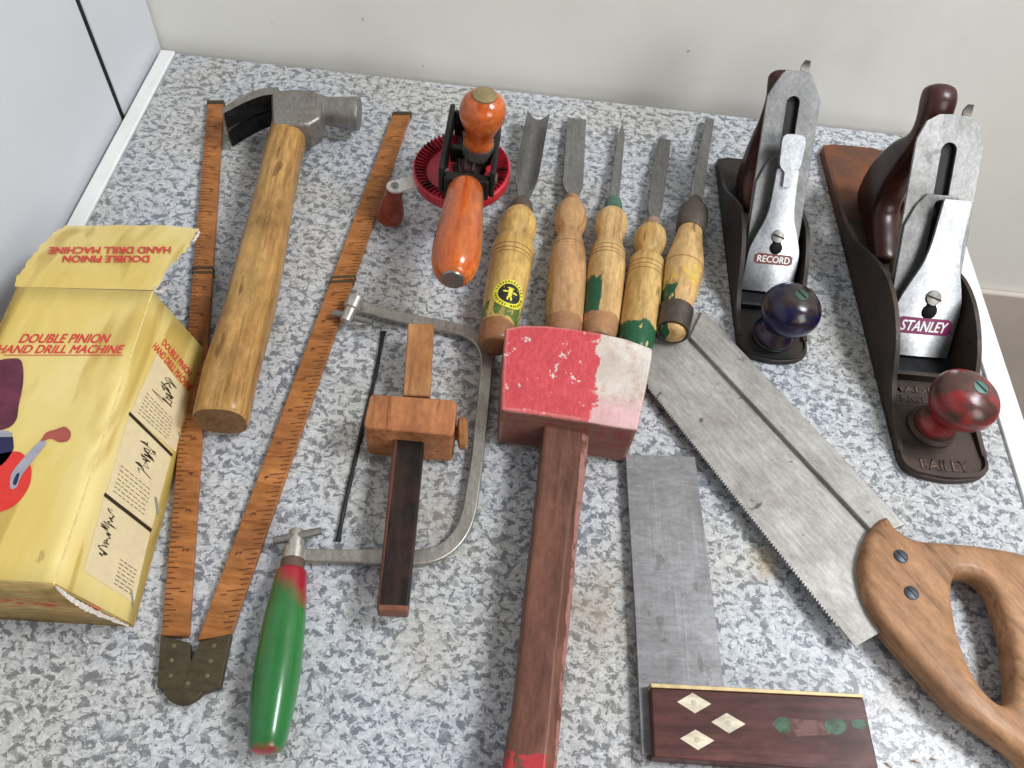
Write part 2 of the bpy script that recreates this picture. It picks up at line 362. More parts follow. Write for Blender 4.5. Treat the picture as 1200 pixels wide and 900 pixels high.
# claw: two prongs, black on the side facing the handle
outer = [(326, 102), (306, 104), (284, 112), (259, 128)]; inner = [(326, 110), (308, 112), (287, 120), (262, 133)]
for lo0, hi0, lo1, hi1 in ((.0215, .0358, .0225, .0362), (.0080, .0214, .0050, .0185)):
    m_ = MB(); O = spline([P(u, v, .036) for u, v in outer], 5, False); I_ = spline([P(u, v, .036) for u, v in inner], 5, False); n = len(O)
    secs = []
    for k in range(n):
        t = k / (n - 1); zl, zh = lo0 + (lo1 - lo0) * t, hi0 + (hi1 - hi0) * t
        o, i = V(O[k]), V(I_[k]); secs.append([HF.loc(V((o.x, o.y, zh))), HF.loc(V((i.x, i.y, zh))), HF.loc(V((i.x, i.y, zl))), HF.loc(V((o.x, o.y, zl)))])
    for k in range(n - 1):
        for q in range(4):
            m_.mi = 0 if q == 3 or (q == 0 and lo0 > .02) else 1
            m_.poly([secs[k][q], secs[k][(q + 1) % 4], secs[k + 1][(q + 1) % 4], secs[k + 1][q]])
    m_.mi = 1; m_.poly(secs[-1])
    m_.build('claw', [HS, BLK], HT)

# ---------------------------------------------------------------- cardboard box
H = .060
tb, tf = P(182, 342, H), P(63, 685, H); bb, bf = P(238, 415, 0), P(157, 735, 0)
tb = P(179, 341, H); bb = bf + (tb - tf)
lf = P(-150, 675, H); lb = P(20, 336, H); lb = tb + (lb - tb) * 1.0
lft = V((tf.x - (tb.x - lb.x), tf.y - .003, H)); bfl = bf + (lft - tf); bbl = bb + (lb - tb)
BF = Frame(V(((bf.x + bfl.x) / 2, (bf.y + bb.y) / 2, 0)))
BT = thing('cardboard_box', 'yellow cardboard drill box with torn open flap, lying at the left edge of the worktop', 'box', BF)
def card():
    m = Mat('yellow_printed_card'); a = m.noise(30, (1, .25, 1), 4, .6, .8); b = m.noise(9, (1, .4, 1), 4, .55, .5); f = m.noise(330, det=4, rough=.7); sp = m.noise(75, (1, .6, 1), 3, .5, .3, (3, 3, 3)); ed = m.noise(55, (1, .18, 1), 2, .5, .6, (8, 1, 3))
    c = m.mix(m.mr(a, .3, .7), (.60, .425, .085), (.74, .58, .20)); c = m.mix(m.mr(b, .42, .62, 0, .8), c, (.79, .67, .34)); c = m.mix(m.mr(ed, .56, .66, 0, .75), c, (.46, .31, .07)); c = m.mix(m.mr(sp, .73, .77, 0, .5), c, (.26, .16, .05))
    return m.fin(c, m.mr(f, .3, .7, .38, .5), 0, m.math('ADD', m.math('MULTIPLY', b, 2), f), .12, .0008)
CARD = card(); KRAFT = plain('brown_card_inside', (.42, .30, .19), .85, var=.2, sc=90); TORN = plain('torn_grey_card', (.62, .56, .50), .9, var=.2, sc=400)
REDP = plain('red_print', (.62, .055, .045), .5, var=.12, sc=500)
def bl(p): return BF.loc(p)
def facegrid(mb, c4, nx, ny, fn):               # subdivided quad, slightly warped along its normal
    a, b, c, d = c4; nrm = (b - a).cross(d - a).normalized(); g = []
    for j in range(ny + 1):
        g.append([mb.pt(bl(a.lerp(b, i / nx).lerp(d.lerp(c, i / nx), j / ny) + nrm * fn(i / nx, j / ny))) for i in range(nx + 1)])
    for j in range(ny):
        for i in range(nx): mb.face((g[j][i], g[j][i + 1], g[j + 1][i + 1], g[j + 1][i]))
mb = MB()
warp = lambda s, t: -.0
facegrid(mb, (lft, tf, tb, lb), 12, 12, lambda s, t: 0)
facegrid(mb, (tf, bf, bb, tb), 6, 12, lambda s, t: 0)
mb.mi = 1
facegrid(mb, (bfl, bf, tf, lft), 8, 3, lambda s, t: 0)
facegrid(mb, (bfl, lft, lb, bbl), 4, 4, lambda s, t: 0)
mb.poly([bl(p) for p in (bfl, bbl, bb, bf)])
body = mb.build('carton', [CARD, wood('side_card', (.33, .20, .06), (.44, .29, .10), (.50, .35, .14), .6, g=.5, paint=[((.50, .10, .05), 2, .026, .036, .004, .5, None)])], BT, ang=25)
sd = body.modifiers.new('wall', 'SOLIDIFY'); sd.thickness = .0008; sd.offset = -1
# rounded crease between the top and the side: long white-worn crease strips
cr = MB(); cr.tube([bl(tf + V((-.0002, 0, -.0004))), bl(tb + V((-.0002, 0, -.0004)))], .0005, 8); cr.build('crease', plain('worn_crease', (.70, .57, .24), .5, sc=300), BT)
# flap: irregular torn outline, bent upwards a little, with thickness
FL = [(180, 340), (205, 306), (218, 292), (226, 281), (233, 268), (190, 264), (130, 264), (76, 264), (60, 277), (45, 292), (33, 305), (22, 322), (18, 336)]
def flp(u, v):
    t = (340 - v) / 75; return P(u, v, H - .0006 - t * .004 - t * t * .010)
jit = []
for i, (u, v) in enumerate(FL):
    u2, v2 = FL[(i + 1) % len(FL)]; k = 5 if i < 12 else 1
    for j in range(k):
        t = j / k; w = 2.0 if (i < 4 or i > 6) else .5; jit.append((u + (u2 - u) * t + random.uniform(-w, w) * (j > 0), v + (v2 - v) * t + random.uniform(-w, w) * (j > 0)))
mb = MB()
cen = [flp(u, v) for u, v in jit]
loop = [V((p.x, p.y, 0)) for p in cen]
up = [mb.pt(bl(p)) for p in cen]; dn = [mb.pt(bl(p - V((0, 0, .0009)))) for p in cen]
for tri in tessellate_polygon([loop]):
    mb.mi = 0; mb.face([up[i] for i in tri]); mb.mi = 1; mb.face([dn[i] for i in reversed(tri)])
mb.mi = 1
for i in range(len(up)): mb.face((up[i], dn[i], dn[(i + 1) % len(up)], up[(i + 1) % len(up)]))
mb.build('flap', [CARD, TORN], BT, ang=40)
# torn scraps: at the fold's right end, at the front corner, at the left end of the fold
def ribbon(pts, w, jitr=.0012):
    q = MB(); n = 14; path = spline(pts, n, False); sec = []
    for i, p in enumerate(path):
        d = (path[min(i + 1, len(path) - 1)] - path[max(i - 1, 0)]).normalized(); s_ = d.cross(V((0, 0, 1))).normalized()
        k = w * (.35 + .65 * math.sin(math.pi * (i + .5) / len(path))) * random.uniform(.7, 1.3)
        z_ = random.uniform(-.3, 1) * jitr
        sec.append([p - s_ * k + V((0, 0, z_)), p + V((0, 0, .001 + z_)), p + s_ * k + V((0, 0, z_ * .5)), p - V((0, 0, .0006))])
    q.loft(sec); return q
ribbon([bl(P(180, 341, H)), bl(P(188, 342, H - .004)), bl(P(194, 339, H - .012))], .0014).build('torn_edge', TORN, BT)
ribbon([bl(P(66, 688, H - .001)), bl(P(85, 703, H - .012)), bl(P(108, 716, .034)), bl(P(132, 726, .018)), bl(P(151, 734, .004))], .0013).build('torn_edge', TORN, BT)
ribbon([bl(P(226, 284, H - .008)), bl(P(234, 272, H - .012))], .0010).build('torn_edge', TORN, BT)
# printing
class Pl:
    def __init__(s, a, b, c): s.a = a; s.n = (b - a).cross(c - a).normalized(); s.n = s.n if s.n.dot(CAM - a) > 0 else -s.n
    def hit(s, u, v, up=.00025):
        d = ray(u, v); t = (s.a + s.n * up - CAM).dot(s.n) / d.dot(s.n); return bl(CAM + d * t)
TOP = Pl(lft, tf, tb); SIDE = Pl(tf, bf, bb)
pr = MB()
text(pr, 'DOUBLE PINION', TOP.hit(21, 402), TOP.hit(129, 402), TOP.hit(24, 391), .35, 0, fat=.07)
text(pr, 'HAND DRILL MACHINE', TOP.hit(-6, 414), TOP.hit(145, 414), TOP.hit(-3, 404), .35, 0, fat=.07)
pr.poly([TOP.hit(*q) for q in ((4, 416.5), (144, 416.5), (144, 415.6), (4, 415.6))])
pr.build('printed_title', REDP, BT)
pr = MB()
def FH(u, v): return bl(flp(u, v) + V((0, 0, .0006)))
text(pr, 'DOUBLE PINION', FH(176, 300), FH(72, 300), FH(178, 308), .3, 0, fat=.07)
text(pr, 'HAND DRILL MACHINE', FH(201, 289.5), FH(56, 290), FH(203, 297.5), .3, 0, fat=.07)
pr.build('printed_title', REDP, BT)
pr = MB()
def sd_text(s, a, b, c): text(pr, s, SIDE.hit(*a), SIDE.hit(*b), SIDE.hit(*c), .25, 0, fat=.07)
sd_text('DOUBLE PINION', (189, 403), (222, 443), (193, 396))
sd_text('HAND DRILL MACHINE', (178, 407), (222, 460), (183, 400))
pr.build('printed_title', REDP, BT)
pic = MB(); pm = [plain('print_purple', (.12, .025, .05), .45, var=.35, sc=80), plain('print_blue', (.02, .02, .07), .45), plain('print_red', (.66, .04, .03), .45, var=.08), plain('print_grey', (.33, .33, .38), .45), plain('print_brown', (.34, .08, .06), .45, var=.25, sc=120)]
def shp(mi, pts, n=6, lift=0, closed=True):
    pic.mi = mi; q = spline([V((u, v, 0)) for u, v in pts], n) if n else [V((u, v, 0)) for u, v in pts]
    pic.poly([TOP.hit(p.x, p.y, .00025 + lift) for p in q])
shp(0, [(-12, 428), (0, 422), (12, 420), (23, 421), (27, 430), (27, 450), (22, 475), (19, 492), (8, 502), (-12, 502), (-16, 470)])
shp(3, [(-12, 503), (10, 505), (15, 508), (13, 512), (-12, 512)], 0, .00004)
shp(1, [(-12, 512), (12, 509), (16, 522), (14, 530), (2, 545), (-12, 545)], 3)
shp(2, [(33, 540), (37, 552), (34, 570), (22, 588), (6, 598), (-14, 600), (-30, 585), (-32, 560), (-15, 538), (8, 530), (24, 530)])
shp(3, [(12, 562), (18, 548), (48, 515), (53, 517), (52, 523), (26, 556), (20, 570), (13, 573)], 3, .00008)
shp(1, [(15, 566), (19, 556), (23, 555), (19, 568)], 3, .00012)
shp(4, [(48, 517), (54, 507), (66, 503), (76, 500), (83, 507), (80, 516), (70, 518), (60, 514), (53, 516)], 6, .00012)
pic.build('printed_drill_picture', pm, BT)
# side panels
cream = plain('cream_print', (.70, .58, .36), .5, var=.06); blk = plain('black_print', (.03, .02, .015), .5)
sp_ = MB()
panels = [((184, 414), (220, 462), (206, 530), (153, 484)), ((151, 488), (201, 534), (178, 619), (124, 578)), ((122, 582), (176, 624), (157, 707), (98, 669))]
for q in panels: sp_.poly([SIDE.hit(u, v, .0002) for u, v in q])
sp_.build('printed_panels', cream, BT)
ln_ = MB()
def stroke(a, b, w=.0003):
    a, b = SIDE.hit(*a, .0004), SIDE.hit(*b, .0004); d = (b - a).normalized(); nn = bl(SIDE.n + BF.o).normalized() if False else SIDE.n; s_ = d.cross(nn).normalized() * w; ln_.poly([a - s_, b - s_, b + s_, a + s_])
def bil(q, s, t): return tuple((1 - t) * ((1 - s) * q[0][k] + s * q[1][k]) + t * ((1 - s) * q[3][k] + s * q[2][k]) for k in (0, 1))
stroke((151.5, 484), (202, 534), .0010); stroke((122.5, 579), (177.5, 622), .0010)
rr = random.Random(3)
for pi, q in enumerate(panels):
    pts = []; 
    for k in range(44):                       # small ink drawing of a tool: a scribbled body with limbs
        s0, t0 = .52 + rr.gauss(0, .09), .08 + .42 * k / 44 + rr.gauss(0, .02)
        if pi == 2: s0, t0 = .22 + rr.gauss(0, .06), .08 + .62 * k / 44
        pts.append(bil(q, s0, t0))
    for k in range(43): stroke(pts[k], pts[k + 1], rr.choice((.00012, .0002, .00035)))
    for k in range(7):                        # lines of small print
        t0 = (.58 + .055 * k)
        s0, s1 = (.12, .80) if pi < 2 else (.58, .92)
        x = s0
        while x < s1:
            l = rr.uniform(.04, .10); stroke(bil(q, x, t0), bil(q, min(x + l, s1), t0), .00016); x += l + .025
ln_.build('printed_drawings', blk, BT)
SLOT = plain('shadowed_slot', (.28, .26, .22), .7)
for q in (((181, 582), (184, 583), (187, 603), (184, 602)), ((153, 690), (155, 691), (158, 713), (156, 712)), ((208, 505), (210, 507), (213, 516), (211, 514))):
    tab = MB(); tab.poly([SIDE.hit(u, v, .0005) for u, v in q]); tab.build('tab_slot', SLOT, BT)

# ---------------------------------------------------------------- hand drill
DF = fpx(530.5, 326, 546, 222, .062, .058)
DT = thing('hand_drill', 'hand drill with glossy orange wooden handles, black frame and crimson gear wheel', 'hand drill', DF)
ORW = wood('orange_varnished_wood', (.38, .055, .012), (.55, .105, .02), (.64, .16, .035), .16, .8, g=.8, stain=(.34, .06, .015), stainamt=.5)
CRIM = plain('crimson_enamel', (.52, .014, .035), .38, coat=.3, var=.2, sc=60); DBR = wood('dark_red_knob_wood', (.16, .025, .012), (.24, .04, .02), (.28, .055, .028), .3, .4)
IRON = steel('black_iron', (.016, .017, .017), .42, .2, (1, 1, 1), .3, (.03, .018, .015)); NICK = steel('nickel_steel', (.74, .73, .71), .42, .7, (1, 1, 1), .25, (.35, .3, .28)); OLDST = steel('old_steel', (.30, .29, .27), .4, .85, (1, 1, 1), .6, (.14, .11, .08))
L = DF.len
prof = []
for t, hw in ((-.015, 12.5), (0, 17), (.03, 21), (.08, 25), (.16, 28), (.28, 29), (.45, 27.5), (.65, 25), (.82, 23.2), (.93, 22), (1.0, 20), (1.04, 16), (1.05, 10)):
    p = DF.M @ V((L * t, 0, 0)); prof.append((L * t, hw * mmpx(p)))
sp2 = [V((a, b, 0)) for a, b in prof]; prof = [(p.x, max(p.y, .0005)) for p in spline(sp2, 4, False)]
MB().lathe(prof).build('handle', ORW, DT, ang=60)
MB().lathe([(-.0022, .0), (-.0024, .0045), (-.0020, .0068), (-.0008, .0074), (.003, .0074)]).build('end_cap', OLDST, DT, ang=50)
base = P(561, 168, .074); topk = P(568.0, 112, .114)
ax = DF.I.to_3x3() @ V((topk.x - base.x, (topk.y - base.y), topk.z - base.z)); kl = ax.length
kp = [(0, 17), (.05, 18), (.18, 17), (.35, 20), (.55, 25.5), (.72, 27), (.86, 24), (.95, 18), (1.0, 12)]
pp = spline([V((t * kl, hw * .00056, 0)) for t, hw in kp], 4, False)
MB().lathe([(p.x, p.y) for p in pp] + [(kl, .0004)], DF.loc(base), ax).build('side_knob', ORW, DT, ang=60)
MB().lathe([(kl - .001, .0075), (kl + .0009, .0075), (kl + .0014, .006), (kl + .0014, .0005)], DF.loc(base), ax).build('knob_cap', plain('brass_cap', (.40, .32, .17), .35, .8), DT)
MB().lathe([(-.018, .0080), (-.009, .0085), (-.008, .0105), (0, .0105)], DF.loc(base), ax).build('knob_collar', OLDST, DT)
# gear wheel, lying below the frame
wc = P(541, 197, .041); up_ = V((-.04, -.06, 1)).normalized()
wx = up_.cross(V((0, 1, 0))).normalized(); wy = up_.cross(wx)
def WP(r, t, h): return DF.loc(wc + (wx * math.cos(t) + wy * math.sin(t)) * r + up_ * h)
Rw = .0347
mb = MB(); secs = []
for r, h in ((Rw * .97, -.0085), (Rw, -.0070), (Rw, .0006), (Rw * .97, .0012), (Rw * .90, .0012), (Rw * .75, -.0002), (Rw * .72, -.0020), (Rw * .25, -.0020), (Rw * .23, .003), (.004, .003)):
    secs.append([WP(r, 2 * math.pi * k / 72, h) for k in range(72)])
secs2 = [[WP(.004, 2 * math.pi * k / 72, -.0085) for k in range(72)]] + secs
mb.loft(secs2, closed=True); gw = mb.build('gear_wheel', CRIM, DT, ang=40)
mb = MB(); nt = 60
for k in range(nt):
    t = 2 * math.pi * k / nt; w = math.pi / nt * .52
    o = [WP(Rw * .965, t - w, .0008), WP(Rw * .965, t + w, .0008), WP(Rw * .74, t + w * .9, -.0005), WP(Rw * .74, t - w * .9, -.0005)]
    q = [WP(Rw * .955, t - w * .55, .0040), WP(Rw * .955, t + w * .55, .0040), WP(Rw * .76, t + w * .4, .0018), WP(Rw * .76, t - w * .4, .0018)]
    mb.loft([o, q])
mt_ = Mat('greasy_red_teeth'); nn = mt_.noise(160, det=4); GT = mt_.fin(mt_.mix(mt_.mr(nn, .35, .55), (.02, .012, .012), (.34, .014, .03)), .4, .2)
mb.build('gear_teeth', GT, gw, ang=30)
# frame: two long cheeks, bridge, pinions
def bxw(mb, c, dx, dy, dz, rot=0):            # box around local centre
    mb.box((c[0] - dx, c[1] - dy, c[2] - dz), (c[0] + dx, c[1] + dy, c[2] + dz))
x0 = L * 1.02
fb = MB()
for sgn in (-1, 1):
    bxw(fb, (x0 + .036, sgn * .0170, .004), .036, .0018, .0105)
bxw(fb, (x0 + .002, 0, 0), .004, .0151, .008); bxw(fb, (x0 + .070, 0, 0), .002, .0152, .010); bxw(fb, (x0 + .034, 0, .001), .003, .0143, .006)
fb.build('frame', IRON, DT, bevel=.0012)
pn = MB()
for xx in (.016, .046):
    pr_ = [(x0 + xx - .006, .004), (x0 + xx - .006, .0085), (x0 + xx + .006, .0105), (x0 + xx + .006, .004)]
    pn.lathe(pr_, (0, 0, -.002), V((1, 0, 0)), 44, flute=lambda x, t: 1 + .10 * (1 if math.sin(11 * t) > 0 else -1))
pn.build('pinion', steel('oily_pinion', (.08, .045, .045), .35, .6, (1, 1, 1), .5, (.03, .01, .01)), DT, ang=20)
MB().lathe([(x0 - .002, .0045), (x0 + .075, .0045)]).build('spindle', OLDST, DT)
ch = x0 + .062
MB().lathe([(ch, .006), (ch + .002, .0105), (ch + .020, .0105), (ch + .030, .007), (ch + .031, .003)]).build('chuck', IRON, DT)
for y in (-.0165, .0165):
    MB().lathe([(-.0035, .004), (.0035, .004)], (x0 + .012, y, 0), V((0, 1, 0)), 16).build('screw', OLDST, DT)
# crank
ca, cb = P(463, 219, .0335), P(538, 200, .0315)
d = (cb - ca).normalized(); s_ = d.cross(V((0, 0, 1)))
out = []
for k in range(13):
    t = math.pi / 2 + math.pi * k / 12; out.append(ca + (d * math.cos(t) + s_ * math.sin(t)) * .0062)
out += [cb - s_ * .0062, cb + s_ * .0062]
mb = MB(); mb.loft([[DF.loc(p + V((0, 0, -.001))) for p in out], [DF.loc(p + V((0, 0, .001))) for p in out]]); mb.build('crank_arm', NICK, DT, bevel=.0004)
MB().lathe([(0, .0026), (.0012, .0026), (.0018, .0015)], DF.loc(ca + V((0, 0, .001))), DF.I.to_3x3() @ V((0, 0, 1)), 20).build('rivet', OLDST, DT)
kb = P(455.5, 259, .0035); ax = DF.I.to_3x3() @ (kb - (ca - V((0, 0, .0012)))); kl = ax.length
kp = spline([V((t * kl, r, 0)) for t, r in ((0, .0060), (.08, .0064), (.22, .0064), (.5, .0085), (.75, .0100), (.90, .0096), (.98, .007), (1.02, .001))], 4, False)
MB().lathe([(p.x, max(p.y, .0004)) for p in kp], DF.loc(ca - V((0, 0, .0012))), ax).build('crank_knob', DBR, DT, ang=60)

# ---------------------------------------------------------------- chisels
def chisel(name, label, end, tip, zend, ztip, prof, mats, blade, bolster, ends=None, cat='chisel', group='woodworking chisels in a row'):
    """end/tip: photo points on the axis at the handle's end and the blade's tip. prof: (v row, half width px) from end to shoulder"""
    F = fpx(*end, *tip, zend, ztip); T = thing(name, label, cat, F, group)
    def xat(v, off=0):
        u = end[0] + (tip[0] - end[0]) * (v - end[1]) / (tip[1] - end[1]); return F.px(u, v, 0).x
    pts = []
    for v, hw in prof:
        x = xat(v); pts.append(V((x, hw * mmpx(F.M @ V((x, 0, 0))), 0)))
    pf = [(p.x, max(p.y, .0005)) for p in spline(pts, 5, False)]
    pf = [(pf[0][0] - .0006, pf[0][1] * .93)] + pf
    mb = MB(); mb.lathe(pf, n=44)
    h = mb.build('handle', mats[0], T, ang=60)
    gx = xat(bolster['rings'][0]) if bolster.get('rings') else 0
    if bolster.get('rings'):
        rg = MB()
        for v in bolster['rings']:
            x = xat(v); r = min(pf, key=lambda q: abs(q[0] - x))[1]
            rg.lathe([(x - .00035, r - .0005), (x - .0003, r + .00012), (x + .0003, r + .00012), (x + .00035, r - .0005)], n=44)
        rg.build('turned_ring', bolster['ringmat'], h)
    if mats[1]:
        fp = [(xat(v), hw * mmpx(F.M @ V((xat(v), 0, 0)))) for v, hw in bolster['ferrule']]
        MB().lathe(fp, n=36).build('ferrule', mats[1], T, ang=40)
    secs = []
    for v, hw, th, arc in blade:
        x = xat(v); w = hw * mmpx(F.M @ V((x, 0, 0))); s = []; n = 10
        zz = bolster.get('bz', 0)
        for k in range(n + 1):
            q = -1 + 2 * k / n; s.append(V((x, w * q, zz + arc * q * q + th / 2)))
        for k in range(n, -1, -1):
            q = -1 + 2 * k / n; s.append(V((x, w * q * (1 if arc == 0 else 1.0), zz + arc * q * q - th / 2 - arc * .0)))
        secs.append(s)
    MB().loft(secs).build('blade', mats[2], T, ang=30, bevel=.0002)
    return F, T, pf
GST = steel('dark_tool_steel', (.27, .265, .255), .42, .85, (.06, 1, 1), .55, (.12, .095, .075))
GST2 = steel('grey_tool_steel', (.33, .33, .32), .38, .85, (.06, 1, 1), .5, (.14, .12, .10))
RING = plain('burnt_ring', (.22, .10, .04), .6)
GREEN = (.02, .095, .045)
def cw(n, seed, paint, mid=(.60, .37, .145), light=(.72, .48, .22), dark=(.36, .17, .05), fl=0.0, coat=.15): return wood(n, dark, mid, light, .45, coat, g=.8, stain=(.40, .21, .08), stainamt=.5, paint=paint, flecks=fl, seed=seed)
# gouge with sticker
e = .0
F1, T1, pf1 = chisel('gouge', 'wide gouge with a round yellow and black sticker on its handle', (582, 398), (630, 141), .0165, .008,
    [(406, 17), (402, 19.5), (392, 21.5), (378, 22.5), (340, 24.5), (300, 25.5), (290, 24.5), (284, 21), (280, 19.5), (276, 21), (270, 22.5), (260, 21), (253, 17), (249, 13)],
    (cw('gouge_handle_wood', 1.0, [((.30, .135, .06), 0, -.02, .010, .0020, .30, None), ((.10, .17, .04), 0, .010, .024, .0035, .42, .5)], mid=(.62, .37, .105), light=(.72, .49, .17)), steel('brown_bolster', (.17, .13, .10), .5, .6, (1, 1, 1), .5), GST),
    [(246, 5, .008, 0), (236, 6, .0075, 0), (228, 8, .006, .001), (218, 12.5, .003, .004), (208, 14, .0022, .0075), (180, 13.5, .002, .0082), (141, 13, .0016, .0082)],
    {'ferrule': [(254, 12.5), (252, 14.5), (247, 15), (240, 12.5), (235, 8)], 'rings': [302, 307, 311], 'ringmat': RING})
# sticker wrapped on the handle
def wrap(F, pf, cx, cyang, pts, lift):
    out = []
    for a, b in pts:
        x = cx + a; r = [q[1] for q in pf if True]; rr_ = min(pf, key=lambda q: abs(q[0] - x))[1] + lift
        t = cyang + b / rr_; out.append(V((x, -math.sin(t) * rr_, math.cos(t) * rr_)))
    return out
YEL = plain('yellow_sticker', (.72, .66, .06), .35, var=.1); BKS = plain('black_sticker_ink', (.02, .02, .02), .35)
hit = F1.px(591, 344.5, .012); cx = hit.x; ang0 = .28
stk = MB()
def disc(mi, r0, r1, lift, n=40):
    stk.mi = mi; m = 5
    for i in range(m):
        a0, a1 = r0 + (r1 - r0) * i / m, r0 + (r1 - r0) * (i + 1) / m
        for k in range(n):
            t0, t1 = 2 * math.pi * k / n, 2 * math.pi * (k + 1) / n
            stk.poly(wrap(F1, pf1, cx, ang0, [(a0 * math.cos(t0), a0 * math.sin(t0)), (a1 * math.cos(t0), a1 * math.sin(t0)), (a1 * math.cos(t1), a1 * math.sin(t1)), (a0 * math.cos(t1), a0 * math.sin(t1))], lift))
SR = .0118
disc(0, .0001, SR, .0003); disc(1, .0001, SR * .68, .0005)
stk.mi = 1
for k in range(30):
    if k % 8 == 7: continue
    t = 2 * math.pi * k / 30; w = rr.uniform(.04, .08); a0, a1 = SR * .77, SR * rr.uniform(.88, .93)
    stk.poly(wrap(F1, pf1, cx, ang0, [(a0 * math.cos(t - w), a0 * math.sin(t - w)), (a1 * math.cos(t - w), a1 * math.sin(t - w)), (a1 * math.cos(t + w * .2), a1 * math.sin(t + w * .2)), (a0 * math.cos(t + w * .2), a0 * math.sin(t + w * .2))], .0006))
stk.mi = 0
def blob(cx_, cy_, rx, ry):
    stk.poly(wrap(F1, pf1, cx, ang0, [(cx_ + rx * math.cos(2 * math.pi * k / 14), cy_ + ry * math.sin(2 * math.pi * k / 14)) for k in range(14)], .0008))
for q in ((.0022, 0, .0018, .0016), (-.0012, 0, .0026, .0013), (-.0045, .0012, .0018, .0007), (-.0045, -.0012, .0018, .0007), (.0008, .0032, .0008, .0020), (.0008, -.0032, .0008, .0020), (.0042, .0, .0006, .0026)): blob(*q)
stk.build('sticker', [YEL, BKS], T1)
chisel('firmer_chisel', 'broad flat chisel with a plain tan handle, second from the left in the row', (660, 392), (676, 140), .0155, .005,
    [(400, 20), (388, 22), (370, 22.5), (330, 23), (300, 20.5), (288, 17.5), (278, 14.5), (274, 14.5), (268, 17.5), (258, 19), (248, 17.5), (241, 13)],
    (cw('tan_handle_wood', 2.0, [((.34, .17, .085), 0, -.03, .010, .002, .3, None), ((.03, .12, .05), 1, .0125, .03, .0006, .5, .5)], mid=(.52, .29, .13), light=(.62, .38, .19)), plain('wooden_bolster', (.36, .19, .09), .6, var=.3), GST2),
    [(238, 4.5, .007, 0), (230, 5.5, .006, 0), (224, 9.5, .0042, 0), (217, 12, .0035, 0), (180, 11.5, .003, 0), (143, 11, .0026, 0), (139, 11, .0006, 0)],
    {'ferrule': [(244, 10), (242, 11), (233, 9), (231, 6)], 'rings': [294, 298, 302], 'ringmat': RING})
chisel('narrow_chisel', 'slim pointed chisel with a green ferrule, third in the row', (702, 390), (729, 148), .0155, .005,
    [(400, 18), (388, 21), (370, 22), (330, 22.5), (300, 21), (292, 18), (286, 16), (280, 15), (274, 17), (264, 19), (256, 17.5), (251, 13)],
    (cw('painted_handle_wood', 3.0, [(GREEN, 1, .0025, .04, .0012, .32, .4, (0, -.02, .042)), ((.36, .19, .09), 0, -.03, .010, .002, .3, None)]), plain('green_paint', (.07, .14, .10), .5, var=.35, sc=300), GST2),
    [(240, 4.5, .0065, 0), (233, 5.5, .006, 0), (222, 5.5, .0055, 0), (180, 4.6, .004, 0), (160, 4, .003, 0), (147, .8, .001, 0)],
    {'ferrule': [(252, 11), (249, 11.5), (240, 10.5), (235, 8)], 'rings': [300, 305, 309], 'ringmat': RING})
chisel('short_chisel', 'short flat chisel whose flaking handle ends green, fourth in the row', (744, 408), (779, 163), .0155, .005,
    [(416, 17), (408, 20), (390, 21.5), (350, 22), (315, 21), (308, 20), (303, 15), (299, 13.5), (294, 16), (283, 18.5), (274, 17), (269, 12)],
    (cw('flaking_handle_wood', 4.0, [(GREEN, 0, -.03, .016, .0040, .36, .4)], mid=(.58, .35, .11), light=(.72, .52, .23), dark=(.30, .14, .04), fl=.8), plain('rusty_ferrule', (.28, .17, .13), .55, var=.3), GST),
    [(262, 4.5, .006, 0), (254, 6, .0055, 0), (244, 8.5, .0035, 0), (200, 8, .003, 0), (167, 7.3, .0026, 0), (163, 7.3, .0006, 0)],
    {'ferrule': [(270, 8.5), (268, 10), (260, 9), (257, 6)], 'rings': [318, 323, 328], 'ringmat': RING})
F5, T5, pf5 = chisel('socket_chisel', 'old chisel with dark steel socket and iron hoop, rightmost of the row', (790, 378), (832, 139), .0175, .006,
    [(392, 12.5), (390, 15), (384, 15.8), (362, 17), (345, 20.5), (325, 23), (310, 22.5), (296, 19.5), (280, 15.5), (268, 14), (262, 14)],
    (cw('hooped_handle_wood', 5.0, [(GREEN, 1, .003, .04, .0014, .40, .4, (0, -.02, .030)), ((.62, .42, .08), 0, .026, .046, .003, .52, None)], fl=.8), steel('rusty_socket', (.15, .125, .11), .5, .6, (1, 1, 1), .7, (.10, .06, .04)), GST2),
    [(242, 5, .0075, 0), (236, 8, .006, 0), (225, 7.5, .005, 0), (190, 6.2, .004, 0), (145, 5.2, .003, 0), (139, 5.2, .0008, 0)],
    {'ferrule': [(272, 15.5), (268, 17), (258, 18), (248, 17), (244, 12), (238, 9), (233, 6)], 'rings': [316], 'ringmat': RING})
hx0, hx1 = F5.px(790, 391, 0).x, F5.px(793, 364, 0).x
MB().lathe([(hx0 + .0014, .0098), (hx0 + .0008, .0110), (hx1, .0118), (hx1 + .0006, .0108)], n=40).build('iron_hoop', steel('hoop_iron', (.12, .095, .08), .45, .7, (1, 1, 1), .6), T5, bevel=.0003)

